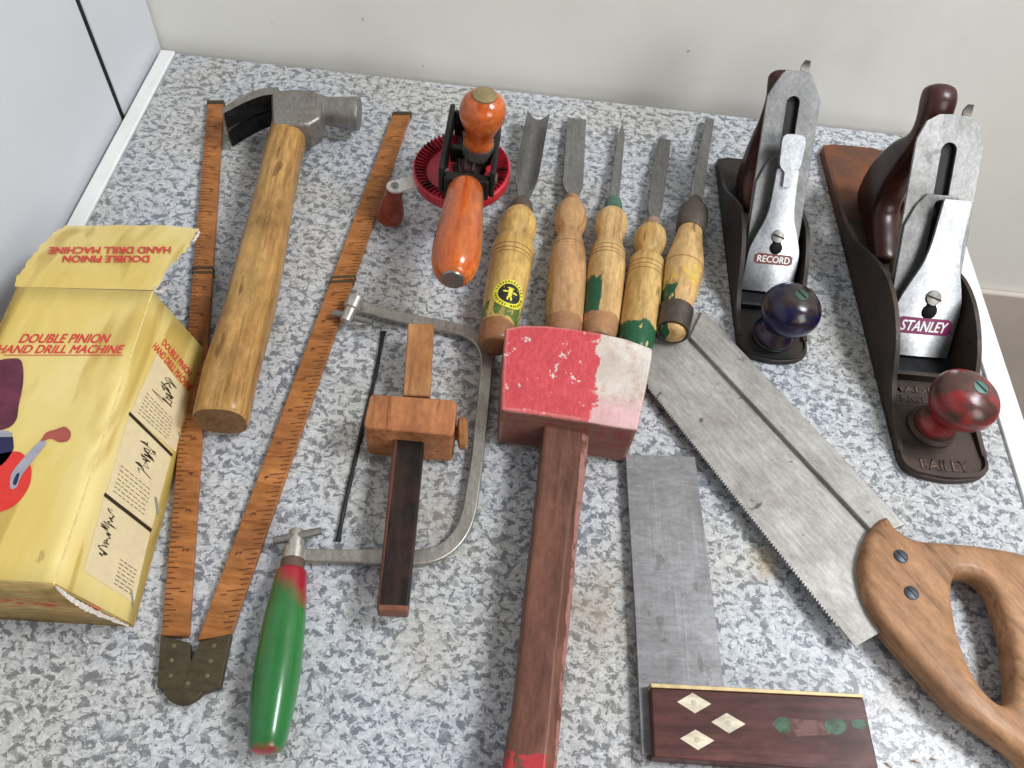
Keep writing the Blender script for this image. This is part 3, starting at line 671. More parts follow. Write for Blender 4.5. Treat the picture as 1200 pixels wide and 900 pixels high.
# ---------------------------------------------------------------- wooden mallet
MH = .040
MF = fpx(624, 900, 664, 505, .014, .019)
MT = thing('wooden_mallet', 'carpenter mallet with flaking red paint on its block head and a long brown handle', 'mallet', MF)
def mallet_head():
    m = Mat('flaking_red_paint'); X = m.xyz(); g = m.n('ShaderNodeNewGeometry')
    nz_ = m.n('ShaderNodeSeparateXYZ', {0: m.n('ShaderNodeVectorTransform', {0: g.outputs['Normal']}, vector_type='NORMAL', convert_from='WORLD', convert_to='OBJECT').outputs[0]}).outputs
    w = m.noise(48, det=5, rough=.62, dist=.2); w2 = m.noise(120, det=6, rough=.7, loc=(3, 0, 1)); fine = m.noise(500, (.5, 1, 1), det=4); big = m.noise(30, det=4, loc=(7, 0, 0)); grain = m.noise(190, (1, .1, 1), 5, .6)
    bare = m.mix(m.mr(big, .35, .65), (.50, .42, .36), (.64, .59, .54)); bare = m.mix(m.mr(w2, .50, .66, 0, .85), bare, (.48, .33, .26))
    red = m.mix(m.mr(fine, .3, .7), (.52, .050, .062), (.62, .085, .10)); pink = m.mix(.5, bare, (.66, .14, .22))
    y = m.math('ADD', X[1], m.math('MULTIPLY', m.math('SUBTRACT', w, .5), .030))
    edge = MF.px(697, 440, .02).y
    redmask = m.mr(y, edge - .0008, edge + .0002)
    yy = m.math('ADD', X[1], m.math('MULTIPLY', m.math('SUBTRACT', w2, .5), .03)); xe = MF.px(700, 480, .02).x
    pk = m.math('MULTIPLY', m.mr(m.math('ADD', X[0], m.math('MULTIPLY', m.math('SUBTRACT', w2, .5), .02)), xe + .016, xe - .002), .8)
    top = m.mix(pk, bare, pink); chips = m.mr(w2, .365, .395)
    red = m.mix(m.mr(w2, .66, .72, 0, .6), red, (.68, .25, .22))
    red = m.mott(red, 45, .84, 1.06)
    top = m.mix(m.math('MULTIPLY', redmask, chips), m.mott(top, 60, .9, 1.12), red)
    side = m.mix(m.mr(grain, .3, .7), (.15, .062, .048), (.25, .115, .085)); side = m.mix(m.mr(w2, .6, .7, 0, .6), side, (.30, .15, .10))
    side = m.mix(m.math('MULTIPLY', m.mr(w2, .44, .60), m.math('MULTIPLY', m.mr(w, .52, .60), .8)), side, (.24, .03, .035))
    c = m.mix(m.mr(nz_[2], .35, .75), side, top)
    # rubbed arrises show bare wood
    bv = m.n('ShaderNodeBevel', {'Radius': .0042}, samples=6).outputs[0]
    dp = m.n('ShaderNodeVectorMath', {0: bv, 1: g.outputs['Normal']}, operation='DOT_PRODUCT').outputs['Value']
    c = m.mix(m.math('MULTIPLY', m.mr(dp, .985, .90), m.mr(w2, .38, .50)), c, m.mix(m.mr(big, .4, .6), (.50, .27, .20), (.62, .42, .34)))
    return m.fin(c, m.mr(fine, .3, .7, .45, .65), 0, m.math('ADD', w2, m.math('MULTIPLY', fine, .3)), .8, .0012)
top_o = [(592, 384), (613, 380.5), (640, 381), (667, 384), (700, 389), (735, 397), (765, 408), (764, 420), (756, 462), (747, 504), (715, 499), (680, 493), (640, 487), (587, 480), (588, 440), (590, 410)]
tw = [MF.loc(P(u, v, MH)) for u, v in top_o]
bw = [MF.loc(V((P(u, v, MH).x, P(u, v, MH).y, .0015))) for u, v in top_o]
def dense(loop, n=5):
    o = []
    for i in range(len(loop)):
        for k in range(n): o.append(loop[i].lerp(loop[(i + 1) % len(loop)], k / n))
    return o
tw, bw = dense(tw), dense(bw); c0 = sum(tw, V()) / len(tw); c1 = sum(bw, V()) / len(bw)
secs = []
for i in range(9):
    t = i / 8; secs.append([b.lerp(a, t) for a, b in zip(tw, bw)])
mb = MB(); mb.loft(secs, cap=False)
# gridded top so that the surface can dent
n = len(tw); prev = [len(mb.v) - n + k for k in range(n)]
for k_ in (.88, .7, .45, .2):
    row = [mb.pt(c0.lerp(p, k_) + V((0, 0, .0006 * (1 - k_)))) for p in tw]
    for k in range(n): mb.face((prev[k], prev[(k + 1) % n], row[(k + 1) % n], row[k]))
    prev = row
mb.face(prev); mb.face([k for k in range(n)][::-1])
mh = mb.build('head', mallet_head(), MT, bevel=.0022, seg=3, ang=40)
MW = wood('mallet_handle_wood', (.070, .030, .020), (.150, .062, .042), (.205, .092, .062), .45, .06, g=.8, stain=(.10, .04, .03), stainamt=.4, paint=[((.42, .04, .045), 0, -.03, .004, .0018, .45, .5), ((.30, .145, .125), 1, -.030, -.0088, .0009, .42, .5)])
hw_ = [(505, 636, 691), (560, 631, 686), (620, 624, 678), (700, 615, 671), (780, 607, 663), (833, 601, 659), (870, 594.5, 655), (905, 590, 652), (960, 583, 650)]
hs_ = []
for v, a, b in hw_:
    zt = .0095 + (.001 if v < 860 else .003); l, r = MF.px(a, v, zt * .6), MF.px(b, v, zt * .6); x = (l.x + r.x) / 2; yc = (l.y + r.y) / 2; w = abs(l.y - r.y) / 2
    hs_.append([V((x, yc + a_ * 1, z_)) for a_, z_ in ((w, -zt), (w, zt - .0015), (w - .0018, zt), (-w + .0062, zt), (-w, zt - .0052), (-w, -zt))])
x_in = hs_[0][0].x + .014; hs_ = [[V((x_in, p.y, p.z)) for p in hs_[0]]] + hs_
MB().loft(hs_).build('handle', MW, MT, bevel=.0012, seg=3, ang=25)

# ---------------------------------------------------------------- coping saw with green handle
SF = fpx(312, 876, 342, 668, .0125, .009)
ST = thing('coping_saw', 'coping saw without its blade, a bowed steel frame with a green and red painted handle', 'saw', SF)
gm = Mat('green_red_gloss_paint'); X = gm.xyz(); w = gm.noise(60, det=4, rough=.6); fine = gm.noise(45, (.1, 1, 1), det=5)
q = gm.math('ADD', X[0], gm.math('MULTIPLY', gm.math('SUBTRACT', w, .5), .02)); yq = gm.math('MULTIPLY', X[1], -1.0)
xr = SF.px(340, 702, 0).x
redm = gm.mr(gm.math('SUBTRACT', q, gm.math('MULTIPLY', X[1], .9)), xr - .001, xr + .010); redb = gm.mr(q, .0035, .0075, 1, 0); xr2 = SF.px(316, 880, 0).x
gc = gm.mix(gm.mr(fine, .3, .7), (.018, .115, .028), (.03, .19, .045)); gc = gm.mix(gm.mr(w, .62, .8, 0, .4), gc, (.03, .09, .02))
gc = gm.mix(redm, gc, (.34, .012, .025)); gc = gm.mix(gm.mr(q, -.0035, .0005, 1, 0), gc, (.34, .02, .03))
GM = gm.fin(gm.mott(gc, 55, .72, 1.12, (.4, 1, 1)), .3, 0, fine, .05, .0003, coat=.35, coatr=.12)
L = SF.len; pf = []
for t, hw in ((-.035, 6), (-.028, 13), (-.01, 19), (.04, 22.5), (.12, 24.5), (.25, 26.5), (.40, 27.3), (.55, 26), (.7, 24), (.85, 20.8), (.95, 18.8), (.985, 17.5), (1.0, 15)):
    pf.append(V((L * t, hw * mmpx(SF.M @ V((L * t, 0, 0))), 0)))
MB().lathe([(p.x, max(p.y, .0005)) for p in spline(pf, 4, False)], n=48).build('handle', GM, ST, ang=60)
CREAM = steel('pale_nickel', (.60, .58, .53), .35, .85, (1, 1, 1), .3, (.3, .24, .17))
MB().lathe([(L * .99, .0066), (L * 1.065, .0064)]).build('collar', plain('brown_collar', (.12, .075, .055), .55, .2), ST, bevel=.0004)
MB().lathe([(L * 1.062, .0055), (L * 1.066, .0060), (L * 1.14, .0058), (L * 1.15, .0044), (L * 1.25, .0044), (L * 1.262, .0036)]).build('ferrule', CREAM, ST, ang=40)
wz = .010
MB().tube([SF.loc(P(320, 634, wz)), SF.loc(P(345, 629, wz)), SF.loc(P(377, 622, wz))], lambda t: .0021 if abs(t - .5) > .2 else .0026, 14).build('wing_bar', OLDST, ST)
path = [(405, 357), (440, 364), (479, 373), (520, 381), (543, 387), (560, 397), (569, 412), (570, 432), (566, 477), (560, 530), (555, 567), (550, 598), (541, 622), (524, 641), (500, 651), (465, 653), (410, 651), (352, 650)]
pw = [P(u, v, .0065) for u, v in path]; pw = spline(pw, 6, False); secs = []
for i, p in enumerate(pw):
    d = (pw[min(i + 1, len(pw) - 1)] - pw[max(i - 1, 0)]); d.z = 0; d.normalize(); s_ = V((-d.y, d.x, 0)); t = i / (len(pw) - 1)
    w = .0042 if t < .93 else .0036; w *= 1 + .05 * math.sin(9 * t)
    if t < .06: w = .0036
    secs.append([SF.loc(V((p.x, p.y, 0)) + s_ * a + V((0, 0, z))) for a, z in ((-w, .0032), (w, .0032), (w, .0068), (-w, .0068))])
MB().loft(secs).build('frame', steel('dull_frame_steel', (.47, .45, .41), .36, .85, (1, 1, 1), .5, (.26, .19, .11)), ST, bevel=.0011, seg=3)
a, b = P(417, 350, .012), P(405, 377, .0095)
ax = SF.I.to_3x3() @ (b - a); kl = ax.length
MB().lathe([(-.001, .0045), (0, .0056), (kl * .45, .0056), (kl * .5, .0042), (kl, .0040), (kl * 1.03, .003)], SF.loc(a), ax).build('frame_knob', CREAM, ST, ang=40)
MB().tube([SF.loc(P(391, 367, .0095)), SF.loc(P(410, 371, .0095)), SF.loc(P(437, 378, .0085))], lambda t: .0026 if t < .6 else .0018, 12).build('wing_bar', OLDST, ST)

BFm = Frame(P(396, 633)); bt = MB()
pts = [BFm.loc(P(u, v, .0013)) for u, v in ((396, 634), (402, 602), (409, 570), (417, 535), (425, 500), (435, 461), (443, 424), (449, 390))]
bt.tube(spline(pts, 8, False), lambda t: .00135 + (.0004 if t < .03 or t > .975 else .00012 * math.sin(t * 400)), 8)
bt.tube([pts[-1] + V((-.0022, .0, .0004)), pts[-1] + V((.0022, .0006, .0004))], .0007, 8)
o = bt.build('loose_saw_blade', plain('black_blade', (.008, .008, .01), .45), None); o.matrix_world = BFm.M
o['label'] = 'thin black spiral saw blade lying loose left of the marking gauge'; o['category'] = 'saw blade'

# ---------------------------------------------------------------- marking gauge
GF = fpx(459, 715, 493, 382, .019, .019)
GTt = thing('marking_gauge', 'wooden marking gauge with a block head and a stem dark at its near end', 'marking gauge', GF)
GW = wood('gauge_block_wood', (.20, .065, .025), (.38, .14, .055), (.50, .22, .10), .5, .05, g=.8, stain=(.16, .06, .03), stainamt=.85, flecks=.5)
BH = .034
tp = [(437, 461.5), (531, 468), (536, 473), (532, 506), (528, 510), (429, 501), (426, 497), (433, 464)]
tw = [P(u, v, BH) for u, v in tp]; cc = sum(tw, V()) / len(tw)
MB().loft([[GF.loc(V((p.x, p.y, z))) for p in tw] for z in (.002, BH)]).build('head_block', GW, GTt, bevel=.0018, seg=3, ang=28)
def stem(pts, z0, z1, mat, nm, bev=.0012):
    t = [GF.px(u, v, z1) for u, v in pts]; m_ = MB(); m_.prism(t, z0, z1); return m_.build(nm, mat, GTt, bevel=bev)
zc = -.006; zt = .0045
stem([(478, 378), (508.5, 379), (504, 464), (472, 463)], zc, zt, wood('pale_stem_wood', (.30, .12, .045), (.45, .20, .075), (.55, .29, .125), .42, .1, g=.8, stain=(.30, .11, .045), stainamt=.8, flecks=.5), 'stem')
stem([(462, 505), (498, 506), (478, 717), (441, 715)], zc, zt, wood('black_stained_stem', (.006, .005, .005), (.012, .010, .010), (.035, .022, .018), .45, .05, g=.7, stain=(.10, .04, .025), stainamt=.6, flecks=.3, paint=[((.20, .08, .05), 0, -.01, .0012, .0002, .3, None), ((.12, .045, .03), 1, .0062, .03, .0003, .3, None)]), 'stem')
c0 = P(531, 508, .019); a0 = GF.I.to_3x3() @ V((.98, .12, .05)).normalized()
MB().lathe([(-.006, .0035), (.0022, .0040), (.0030, .0085), (.0040, .0098), (.0070, .0100), (.0086, .0085), (.009, .001)], GF.loc(c0), a0, 36).build('thumb_screw', wood('thumb_screw_wood', (.22, .09, .03), (.36, .16, .06), (.42, .2, .08), .4, .2), GTt, ang=40)

# ---------------------------------------------------------------- try square
QF = fpx(766, 845, 1022, 858, 0)
QT = thing('try_square', 'try square with a grey steel blade and a rosewood stock inlaid with three pale diamonds', 'try square', QF)
sq = steel('square_blade_steel', (.28, .275, .28), .46, .5, (1, .06, 1), .75, (.15, .14, .14), spots=.35)
zb = .0068
MB().prism([QF.px(u, v, zb) for u, v in ((733, 532.5), (814.5, 535), (848, 800), (862, 884), (752, 884), (745, 731))], zb - .0022, zb).build('blade', sq, QT, bevel=.0003)
ZS = .0135
RO = wood('rosewood', (.045, .016, .013), (.095, .036, .028), (.135, .052, .042), .34, .25, g=.9, stain=(.06, .03, .02), stainamt=.5)
rm = Mat('rosewood_with_green_paint')
stock = [(763, 806), (1012, 818), (1031, 907), (767, 887)]
so = [QF.px(u, v, ZS) for u, v in stock]
RG = wood('rosewood_stock', (.030, .011, .010), (.078, .026, .022), (.125, .044, .036), .42, .05, g=.9, stain=(.06, .03, .02), stainamt=.5, seed=6)
sk = MB().prism(so, .0002, ZS).build('stock', RG, QT, bevel=.0007)
bs = [QF.px(u, v, ZS) for u, v in ((762.5, 800.5), (1010.5, 813.5), (1011.8, 817.6), (763, 805.6))]
MB().prism(bs, .0003, ZS + .0003).build('brass_strip', plain('yellow_brass', (.50, .38, .20), .5, .5, var=.3), QT, bevel=.0003)
INL = wood('pale_inlay', (.62, .50, .34), (.78, .68, .50), (.84, .76, .60), .5, g=1.2)
PIN = plain('inlay_pin', (.48, .46, .34), .5)
for (u, v) in ((813.5, 824), (853.5, 847.5), (817, 867)):
    q = [QF.px(u - 20, v - 1.5, ZS), QF.px(u - 2, v - 12, ZS), QF.px(u + 20, v + 1, ZS), QF.px(u + 1, v + 12, ZS)]
    dm = MB().prism(q, ZS - .001, ZS + .00012).build('diamond_inlay', INL, QT)
    MB().lathe([(0, .0014), (.00022, .0014), (.0003, .001)], QF.px(u, v, ZS), V((0, 0, 1)), 16).build('pin', PIN, dm)
def smear(nm, pts, mat, lift):
    q = spline([QF.px(u, v, ZS) for u, v in pts], 5); MB().prism(q, ZS - .0005, ZS + lift).build(nm, mat, QT)
def worn(name, c, thr=.42, rough=.5, sc=110):
    m = Mat(name); a = m.noise(sc, det=5, rough=.7); b = m.noise(900, det=3)
    m.fin(m.mix(m.mr(b, .3, .7), [x * .7 for x in c], c), rough)
    tr = m.n('ShaderNodeBsdfTransparent'); mx = m.n('ShaderNodeMixShader', {0: m.mr(a, thr - .12, thr + .12, 0, .92), 1: tr.outputs[0], 2: m.b.outputs[0]}); m.nt.links.new(mx.outputs[0], m.out.inputs[0]); return m.m
GP = worn('old_green_paint', (.028, .10, .040), .42, .4); PKW = worn('pink_worn_wood', (.19, .085, .07), .45)
smear('paint_smear', [(905, 848), (925, 842), (960, 845), (985, 850), (980, 860), (950, 862), (922, 862)], PKW, .00010)
smear('paint_smear', [(907, 846), (915, 840), (924, 843), (928, 851), (922, 859), (912, 858)], GP, .00018)
smear('paint_smear', [(966, 847), (978, 842), (990, 845), (991, 855), (982, 861), (970, 858)], GP, .00018)
smear('paint_smear', [(997, 845), (1008, 843), (1017, 848), (1012, 855), (1000, 852)], GP, .00018)

# ---------------------------------------------------------------- tenon saw
NF = fpx(790, 420, 1040, 700, .006, .012)
NT = thing('tenon_saw', 'tenon saw with a stiffened steel back and an open brown wooden handle', 'saw', NF)
bs_ = steel('saw_blade_steel', (.44, .42, .395), .46, .5, (.12, 1, 1), .7, (.26, .23, .205), spots=.75)
tl = [NF.px(u, v, 0) for u, v in ((820, 366), (766, 388), (753, 408), (751, 438), (760, 453))]; te = NF.px(1002, 758, 0); he = NF.px(1041, 735.5, 0)
ts = tl[4]; outl = tl[:4]
Lt = (te - ts).length; dt = (te - ts).normalized(); nt_ = V((dt.y, -dt.x, 0))
if (NF.px(820, 366, 0) - ts).dot(nt_) > 0: nt_ = -nt_
nT = 92
for k in range(nT):
    s = Lt * .93 * k / nT; outl += [ts + dt * s, ts + dt * (s + Lt * .93 / nT * .85) + nt_ * .0017]
outl += [ts + dt * Lt * .935, te, he, NF.px(1075, 712, 0), NF.px(1050, 612, 0)]
mb = MB(); mb.prism(outl, -.0005, .0005)
mb.build('blade', bs_, NT)
spn = [NF.px(u, v, .0036) for u, v in ((808, 394), (824, 362), (935.5, 481), (1062, 614), (1028, 628))]
MB().prism(spn, -.0036, .0036).build('back', steel('saw_back_steel', (.43, .415, .39), .46, .5, (.05, 1, 1), .6, (.2, .17, .14), spots=.4), NT, bevel=.0008)
oo = [(1040.5, 603.5), (1052, 617), (1074.5, 630), (1108.5, 633.7), (1150, 637.5), (1200, 647), (1236, 664), (1262, 700), (1274, 770), (1276, 840), (1268, 900), (1248, 922), (1222, 905), (1200, 883), (1169, 860), (1123.7, 826), (1078, 777), (1044, 739), (1021.6, 705), (1011, 666), (1015, 635.6), (1026, 614)]
hh = [(1123, 672), (1118, 688), (1118.5, 706), (1127, 749), (1146, 794), (1167, 819), (1184, 824), (1191, 806), (1186, 749), (1173, 704), (1161, 682), (1143, 671)]
zt = .0090
ow = spline([NF.px(u, v, zt) for u, v in oo], 5); hw2 = spline([NF.px(u, v, zt) for u, v in hh], 5)
HWd = wood('saw_handle_wood', (.20, .09, .043), (.385, .20, .10), (.47, .26, .14), .5, .06, g=.6, stain=(.28, .13, .06), stainamt=.6, flecks=.5)
def ring(loop, off):                              # offset a loop inwards to its own material side
    n = len(loop); out = []
    ar = sum(loop[i].x * loop[(i + 1) % n].y - loop[(i + 1) % n].x * loop[i].y for i in range(n)); sg = 1 if ar > 0 else -1
    for i in range(n):
        d = (loop[(i + 1) % n] - loop[i - 1]).normalized(); out.append(loop[i] + V((-d.y, d.x, 0)) * off * sg)
    return out
mb = MB(); Rr = .0052; rows = []
def shell(loop, sgn):
    rws = []
    for k in range(11):
        t = math.pi * k / 10; z = math.cos(t); off = Rr * (1 - abs(math.sin(t)) ** .9)
        zz = (zt - Rr) * (1 if z > 0 else -1 if z < 0 else 0) + Rr * z if abs(z) > 1e-6 else 0
        rws.append([mb.pt((p.x, p.y, zz)) for p in ring(loop, off * sgn)])
    n = len(loop)
    for a_, b_ in zip(rws, rws[1:]):
        for k in range(n): mb.face((a_[k], a_[(k + 1) % n], b_[(k + 1) % n], b_[k]))
    return rws
ro = shell(ow, 1); rh = shell(hw2, -1)
for idx in (0, -1):
    A_, B_ = ro[idx], rh[idx]; allv = A_ + B_
    for tri in tessellate_polygon([[V(mb.v[i]) * 1 for i in A_], [V(mb.v[i]) * 1 for i in B_]]): mb.face([allv[i] for i in tri])
mb.build('handle', HWd, NT, ang=60)
for (u, v) in ((1055.6, 652), (1068, 695)):
    p = NF.px(u, v, zt)
    sc_ = MB().lathe([(-.001, .0040), (.0004, .0040), (.0008, .0032), (.0009, .0004)], p, V((0, 0, 1)), 28).build('screw', steel('blued_screw', (.07, .08, .10), .4, .7, (1, 1, 1), .4), NT, ang=40)
    MB().box((p.x - .0032, p.y - .00025, p.z + .0006), (p.x + .0032, p.y + .00025, p.z + .00105)).build('screw_slot', DARKGAP, sc_)

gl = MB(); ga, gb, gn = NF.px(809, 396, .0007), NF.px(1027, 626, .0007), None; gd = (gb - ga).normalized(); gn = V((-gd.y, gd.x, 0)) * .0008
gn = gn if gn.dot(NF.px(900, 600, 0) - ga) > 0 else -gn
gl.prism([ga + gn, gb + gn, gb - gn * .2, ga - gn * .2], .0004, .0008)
gl.build('painted_seam_shadow', plain('seam_shadow_black', (.035, .028, .024), .8), NT)  # dark strip laid along the saw back as its painted shadow
# ---------------------------------------------------------------- bench planes
def castrust():
    m = Mat('cast_iron_brown'); a = m.noise(60, det=5, rough=.65); b = m.noise(500, det=4); w = m.noise(35, det=4, loc=(4, 0, 0)); X = m.xyz()
    c = m.mix(m.mr(a, .35, .68), (.030, .025, .022), (.070, .044, .032)); c = m.mix(m.mr(b, .6, .75, 0, .5), c, (.13, .075, .045))
    x = m.math('ADD', X[0], m.math('MULTIPLY', m.math('SUBTRACT', w, .5), .12)); lo = m.mr(X[2], .0065, .012, 1, 0)
    k = m.math('MULTIPLY', m.mr(x, .205, .250), lo); c = m.mix(m.math('MULTIPLY', k, .85), c, m.mix(m.mr(a, .4, .6), (.24, .075, .032), (.13, .06, .036)))
    return m.fin(c, m.mr(b, .3, .7, .45, .62), .25, m.math('ADD', a, m.math('MULTIPLY', b, .4)), .25, .0005)
CAST = castrust()
CASTD = steel('cast_iron_black', (.030, .028, .028), .42, .4, (1, 1, 1), .5, (.10, .060, .04))
IRN = steel('plane_iron_steel', (.24, .24, .24), .42, .8, (.05, 1, 1), .45, (.13, .12, .105))
IRN2 = steel('pitted_iron_steel', (.36, .36, .355), .44, .75, (.3, 1, 1), .8, (.20, .19, .175), spots=.4)
CHR = steel('lever_cap_nickel', (.50, .52, .55), .34, .9, (1, 1, 1), .12, (.45, .42, .4))
def plane(nm, label, nose, heel, wd, sc, o):
    a, b = nose, heel; F = Frame(a, b); T = thing(nm, label, 'hand plane', F, 'metal bench planes'); L = F.len; w = wd / 2
    # sole with rounded nose
    nose_pts = [(0.0022, -w * .72), (0, -w * .45), (-.0015, 0), (0, w * .45), (.0022, w * .72), (.0075, w * .95), (.016, w)]
    outl = [(x, y) for x, y in nose_pts] + [(L - .012, w), (L - .003, w * .90), (L, w * .6), (L, -w * .6), (L - .003, -w * .90), (L - .012, -w), (.016, -w), (.0075, -w * .95)]
    sn = spline([V((x, y, 0)) for x, y in [(.016, -w), (.0075, -w * .95)] + nose_pts], 3, False)
    body = MB().prism(sn + [V((x, y, 0)) for x, y in outl[len(nose_pts):-2]], 0, .0045).build('sole', o['cast'], T, bevel=.0008)
    # side cheeks
    ch = o['cheek']
    top = spline([V((t * L, z * sc, 0)) for t, z in ch], 6, False)
    for sg in (-1, 1):
        m_ = MB(); y0, y1 = sg * w, sg * (w - .0030)
        for ya, yb in ((y0, y1),):
            pr = [V((p.x, 0, max(p.y, .0046))) for p in top]
            A_ = [m_.pt((p.x, ya, p.z)) for p in pr]; B_ = [m_.pt((p.x, yb, p.z)) for p in pr]; A0 = [m_.pt((p.x, ya, .0005)) for p in pr]; B0 = [m_.pt((p.x, yb, .0005)) for p in pr]
            for i in range(len(pr) - 1):
                m_.face((A_[i], A_[i + 1], B_[i + 1], B_[i])); m_.face((A0[i], A0[i + 1], A_[i + 1], A_[i])); m_.face((B0[i], B0[i + 1], B_[i + 1], B_[i])); m_.face((A0[i], A0[i + 1], B0[i + 1], B0[i]))
            m_.face((A0[0], A_[0], B_[0], B0[0])); m_.face((A0[-1], A_[-1], B_[-1], B0[-1]))
        m_.build('cheek', o['cast'], T, ang=40)
    # raised rim at the nose and heel
    rim = MB(); np_ = spline([V((x, y, 0)) for x, y in [(.020, -w + .0006), (.0085, -w * .94), (.0030, -w * .72), (.0010, -w * .4), (0, 0), (.0010, w * .4), (.0030, w * .72), (.0085, w * .94), (.020, w - .0006)]], 4, False)
    secs = [[V((p.x, p.y, .001)), V((p.x, p.y, .0072 * sc)), V((p.x * 1 + .0024, p.y * .95, .0072 * sc)), V((p.x + .0028, p.y * .94, .001))] for p in np_]
    rim.loft(secs).build('rim', o['cast'], T, ang=40)
    mx = o['mouth'] * L
    # frog
    fr = MB(); fw = w - .0038
    prof = [(mx + .004, .0046), (mx + .034 * sc, .036 * sc), (mx + .040 * sc, .034 * sc), (mx + .050 * sc, .010), (mx + .056 * sc, .0046)]
    fr.loft([[V((x, -fw, z)) for x, z in prof], [V((x, fw, z)) for x, z in prof]]).build('frog', CASTD, T, bevel=.0008)
    rb = MB(); rb.box((mx - .026 * sc, -fw, .0042), (mx - .0225 * sc, fw, .0115 * sc)); rb.build('cross_rib', o['cast'], T, bevel=.0008)
    mo = MB(); mo.box((mx - .022 * sc, -fw, .0043), (mx + .004, fw, .0050)); mo.build('mouth', DARKGAP, T)
    # the cutting assembly lies in an inclined frame: X up the slope, Z its outward normal
    an = math.radians(o.get('pitch', 45)); lo = V((mx - .0015, 0, .002)); up3 = V((math.cos(an), 0, math.sin(an))); nr = V((-math.sin(an), 0, math.cos(an)))
    tilt = o.get('yaw', 0.0)
    def I(x, y, z): return lo + up3 * x + V((0, 1, 0)) * (y + tilt * x) + nr * z
    def slab(nm, pts, z0, z1, mat, par, holes=(), bev=.0006, ang=35, zf=None):
        m_ = MB(); loops = [pts] + list(holes); flat = [p for l in loops for p in l]
        zf = zf or (lambda x, y: 0)
        t = [m_.pt(I(p[0], p[1], z1 + zf(p[0], p[1]))) for p in flat]; b_ = [m_.pt(I(p[0], p[1], z0 + zf(p[0], p[1]))) for p in flat]
        for tri in tessellate_polygon([[V((p[0], p[1], 0)) for p in l] for l in loops]):
            m_.face([t[i] for i in tri]); m_.face([b_[i] for i in reversed(tri)])
        k = 0
        for l in loops:
            n = len(l)
            for i in range(n): m_.face((t[k + i], b_[k + i], b_[k + (i + 1) % n], t[k + (i + 1) % n]))
            k += n
        return m_.build(nm, mat, par, bevel=bev, ang=ang)
    iw = o['iw'] / 2; il = o['il']
    def slot(x0, x1, r): return [(x0 - r * math.sin(t), r * math.cos(t)) for t in [math.pi * k / 8 for k in range(9)]] + [(x1 + r * math.sin(t), -r * math.cos(t)) for t in [math.pi * k / 8 for k in range(9)]]
    ir = slab('cutting_iron', [(0, -iw), (il * .88, -iw)] + o['itop'](il, iw) + [(il * .88, iw), (0, iw)], 0, .0020, o['imat'], T, [slot(il * .42, il * .86, .0052 * sc)], .0005)
    # cap iron: arched
    ce = o['ce'] * il
    slab('cap_iron', [(.002, -iw * .99), (ce * .80, -iw * .97), (ce * .93, -iw * .72), (ce, -iw * .45), (ce, iw * .45), (ce * .93, iw * .72), (ce * .80, iw * .97), (.002, iw * .99)], .0024, .0044, o['cmat'], T, [slot(ce * .62, ce * .93, .0045 * sc)])
    # lever cap: wide foot, waist, narrow head, keyhole
    lc = o['lc'] * il; k = sc
    half = [(.006, 1.0), (.25, 1.0), (.36, .95), (.48, .76), (.60, .55), (.72, .46), (.86, .43), (.985, .41), (1.0, .36)]
    ph = spline([V((t * lc, q * iw * .97, 0)) for t, q in half], 5, False)
    outl = [(p.x, -p.y) for p in ph] + [(p.x, p.y) for p in reversed(ph)]
    kx = lc * o.get('key', .36); r1, r2 = .0054 * sc, .0032 * sc
    key = []
    for t in [math.radians(q) for q in range(40, 321, 20)]: key.append((kx + r1 * math.cos(t), r1 * math.sin(t)))
    kk = kx + .0095 * sc
    for t in [math.radians(q) for q in range(-100, 101, 25)]: key.append((kk + r2 * math.cos(t), r2 * math.sin(t)))
    key = key[::-1] if False else key
    arch = lambda x, y: .0030 + .0052 * math.sin(min(1, x / (lc * .5)) * math.pi / 2) - .0022 * (y / iw) ** 2
    sk2 = o.get('lean', 0.0)
    ly = lambda x: sk2 * max(0, x - lc * .2)
    m_ = MB(); secs = []; nn = 14
    for p in ph:
        up_r = [I(p.x, -p.y + 2 * p.y * q / nn + ly(p.x), .0052 + arch(p.x, -p.y + 2 * p.y * q / nn)) for q in range(nn + 1)]
        dn_r = [I(p.x, p.y - 2 * p.y * q / nn + ly(p.x), .0028 + arch(p.x, p.y - 2 * p.y * q / nn)) for q in range(nn + 1)]
        secs.append(up_r + dn_r)
    m_.loft(secs); lever = m_.build('lever_cap', CHR, T, bevel=.0006, ang=50)
    m_ = MB(); m_.poly([I(x, y + ly(x), .00535 + arch(x, y)) for x, y in key]); kh = m_.build('keyhole', DARKGAP, lever)
    sd_ = kh.modifiers.new('s', 'SOLIDIFY'); sd_.thickness = .0006; sd_.offset = -1
    if o['cam']:
        cm = [(lc * 1.00, -.0065 * sc), (lc * 1.03, -.0085 * sc), (lc * 1.12, -.0092 * sc), (lc * 1.25, -.0088 * sc), (lc * 1.27, 0), (lc * 1.25, .0088 * sc), (lc * 1.12, .0092 * sc), (lc * 1.03, .0085 * sc), (lc * 1.00, .0065 * sc)]
        cm = [(lc * .86, -.0028), (lc * .97, -.0030)] + [(p.x, p.y) for p in spline([V((x, y, 0)) for x, y in cm], 3, False)] + [(lc * .97, .0030), (lc * .86, .0028)]
        slab('cam_lever', cm, .0125, .0160, CHR, T, (), .0010)
        slab('lever_slot', [(lc * .87, -.0042), (lc * 1.0, -.0042), (lc * 1.0, .0042), (lc * .87, .0042)], .0128, .0132, DARKGAP, T, (), 0)
    ax = nr; p = I(kk, ly(kk), .0085)
    MB().lathe([(0, .0050 * sc), (.0045, .0056 * sc), (.0060, .0050 * sc), (.0066, .001)], p, ax, 28).build('cap_screw', OLDST, T, ang=40)
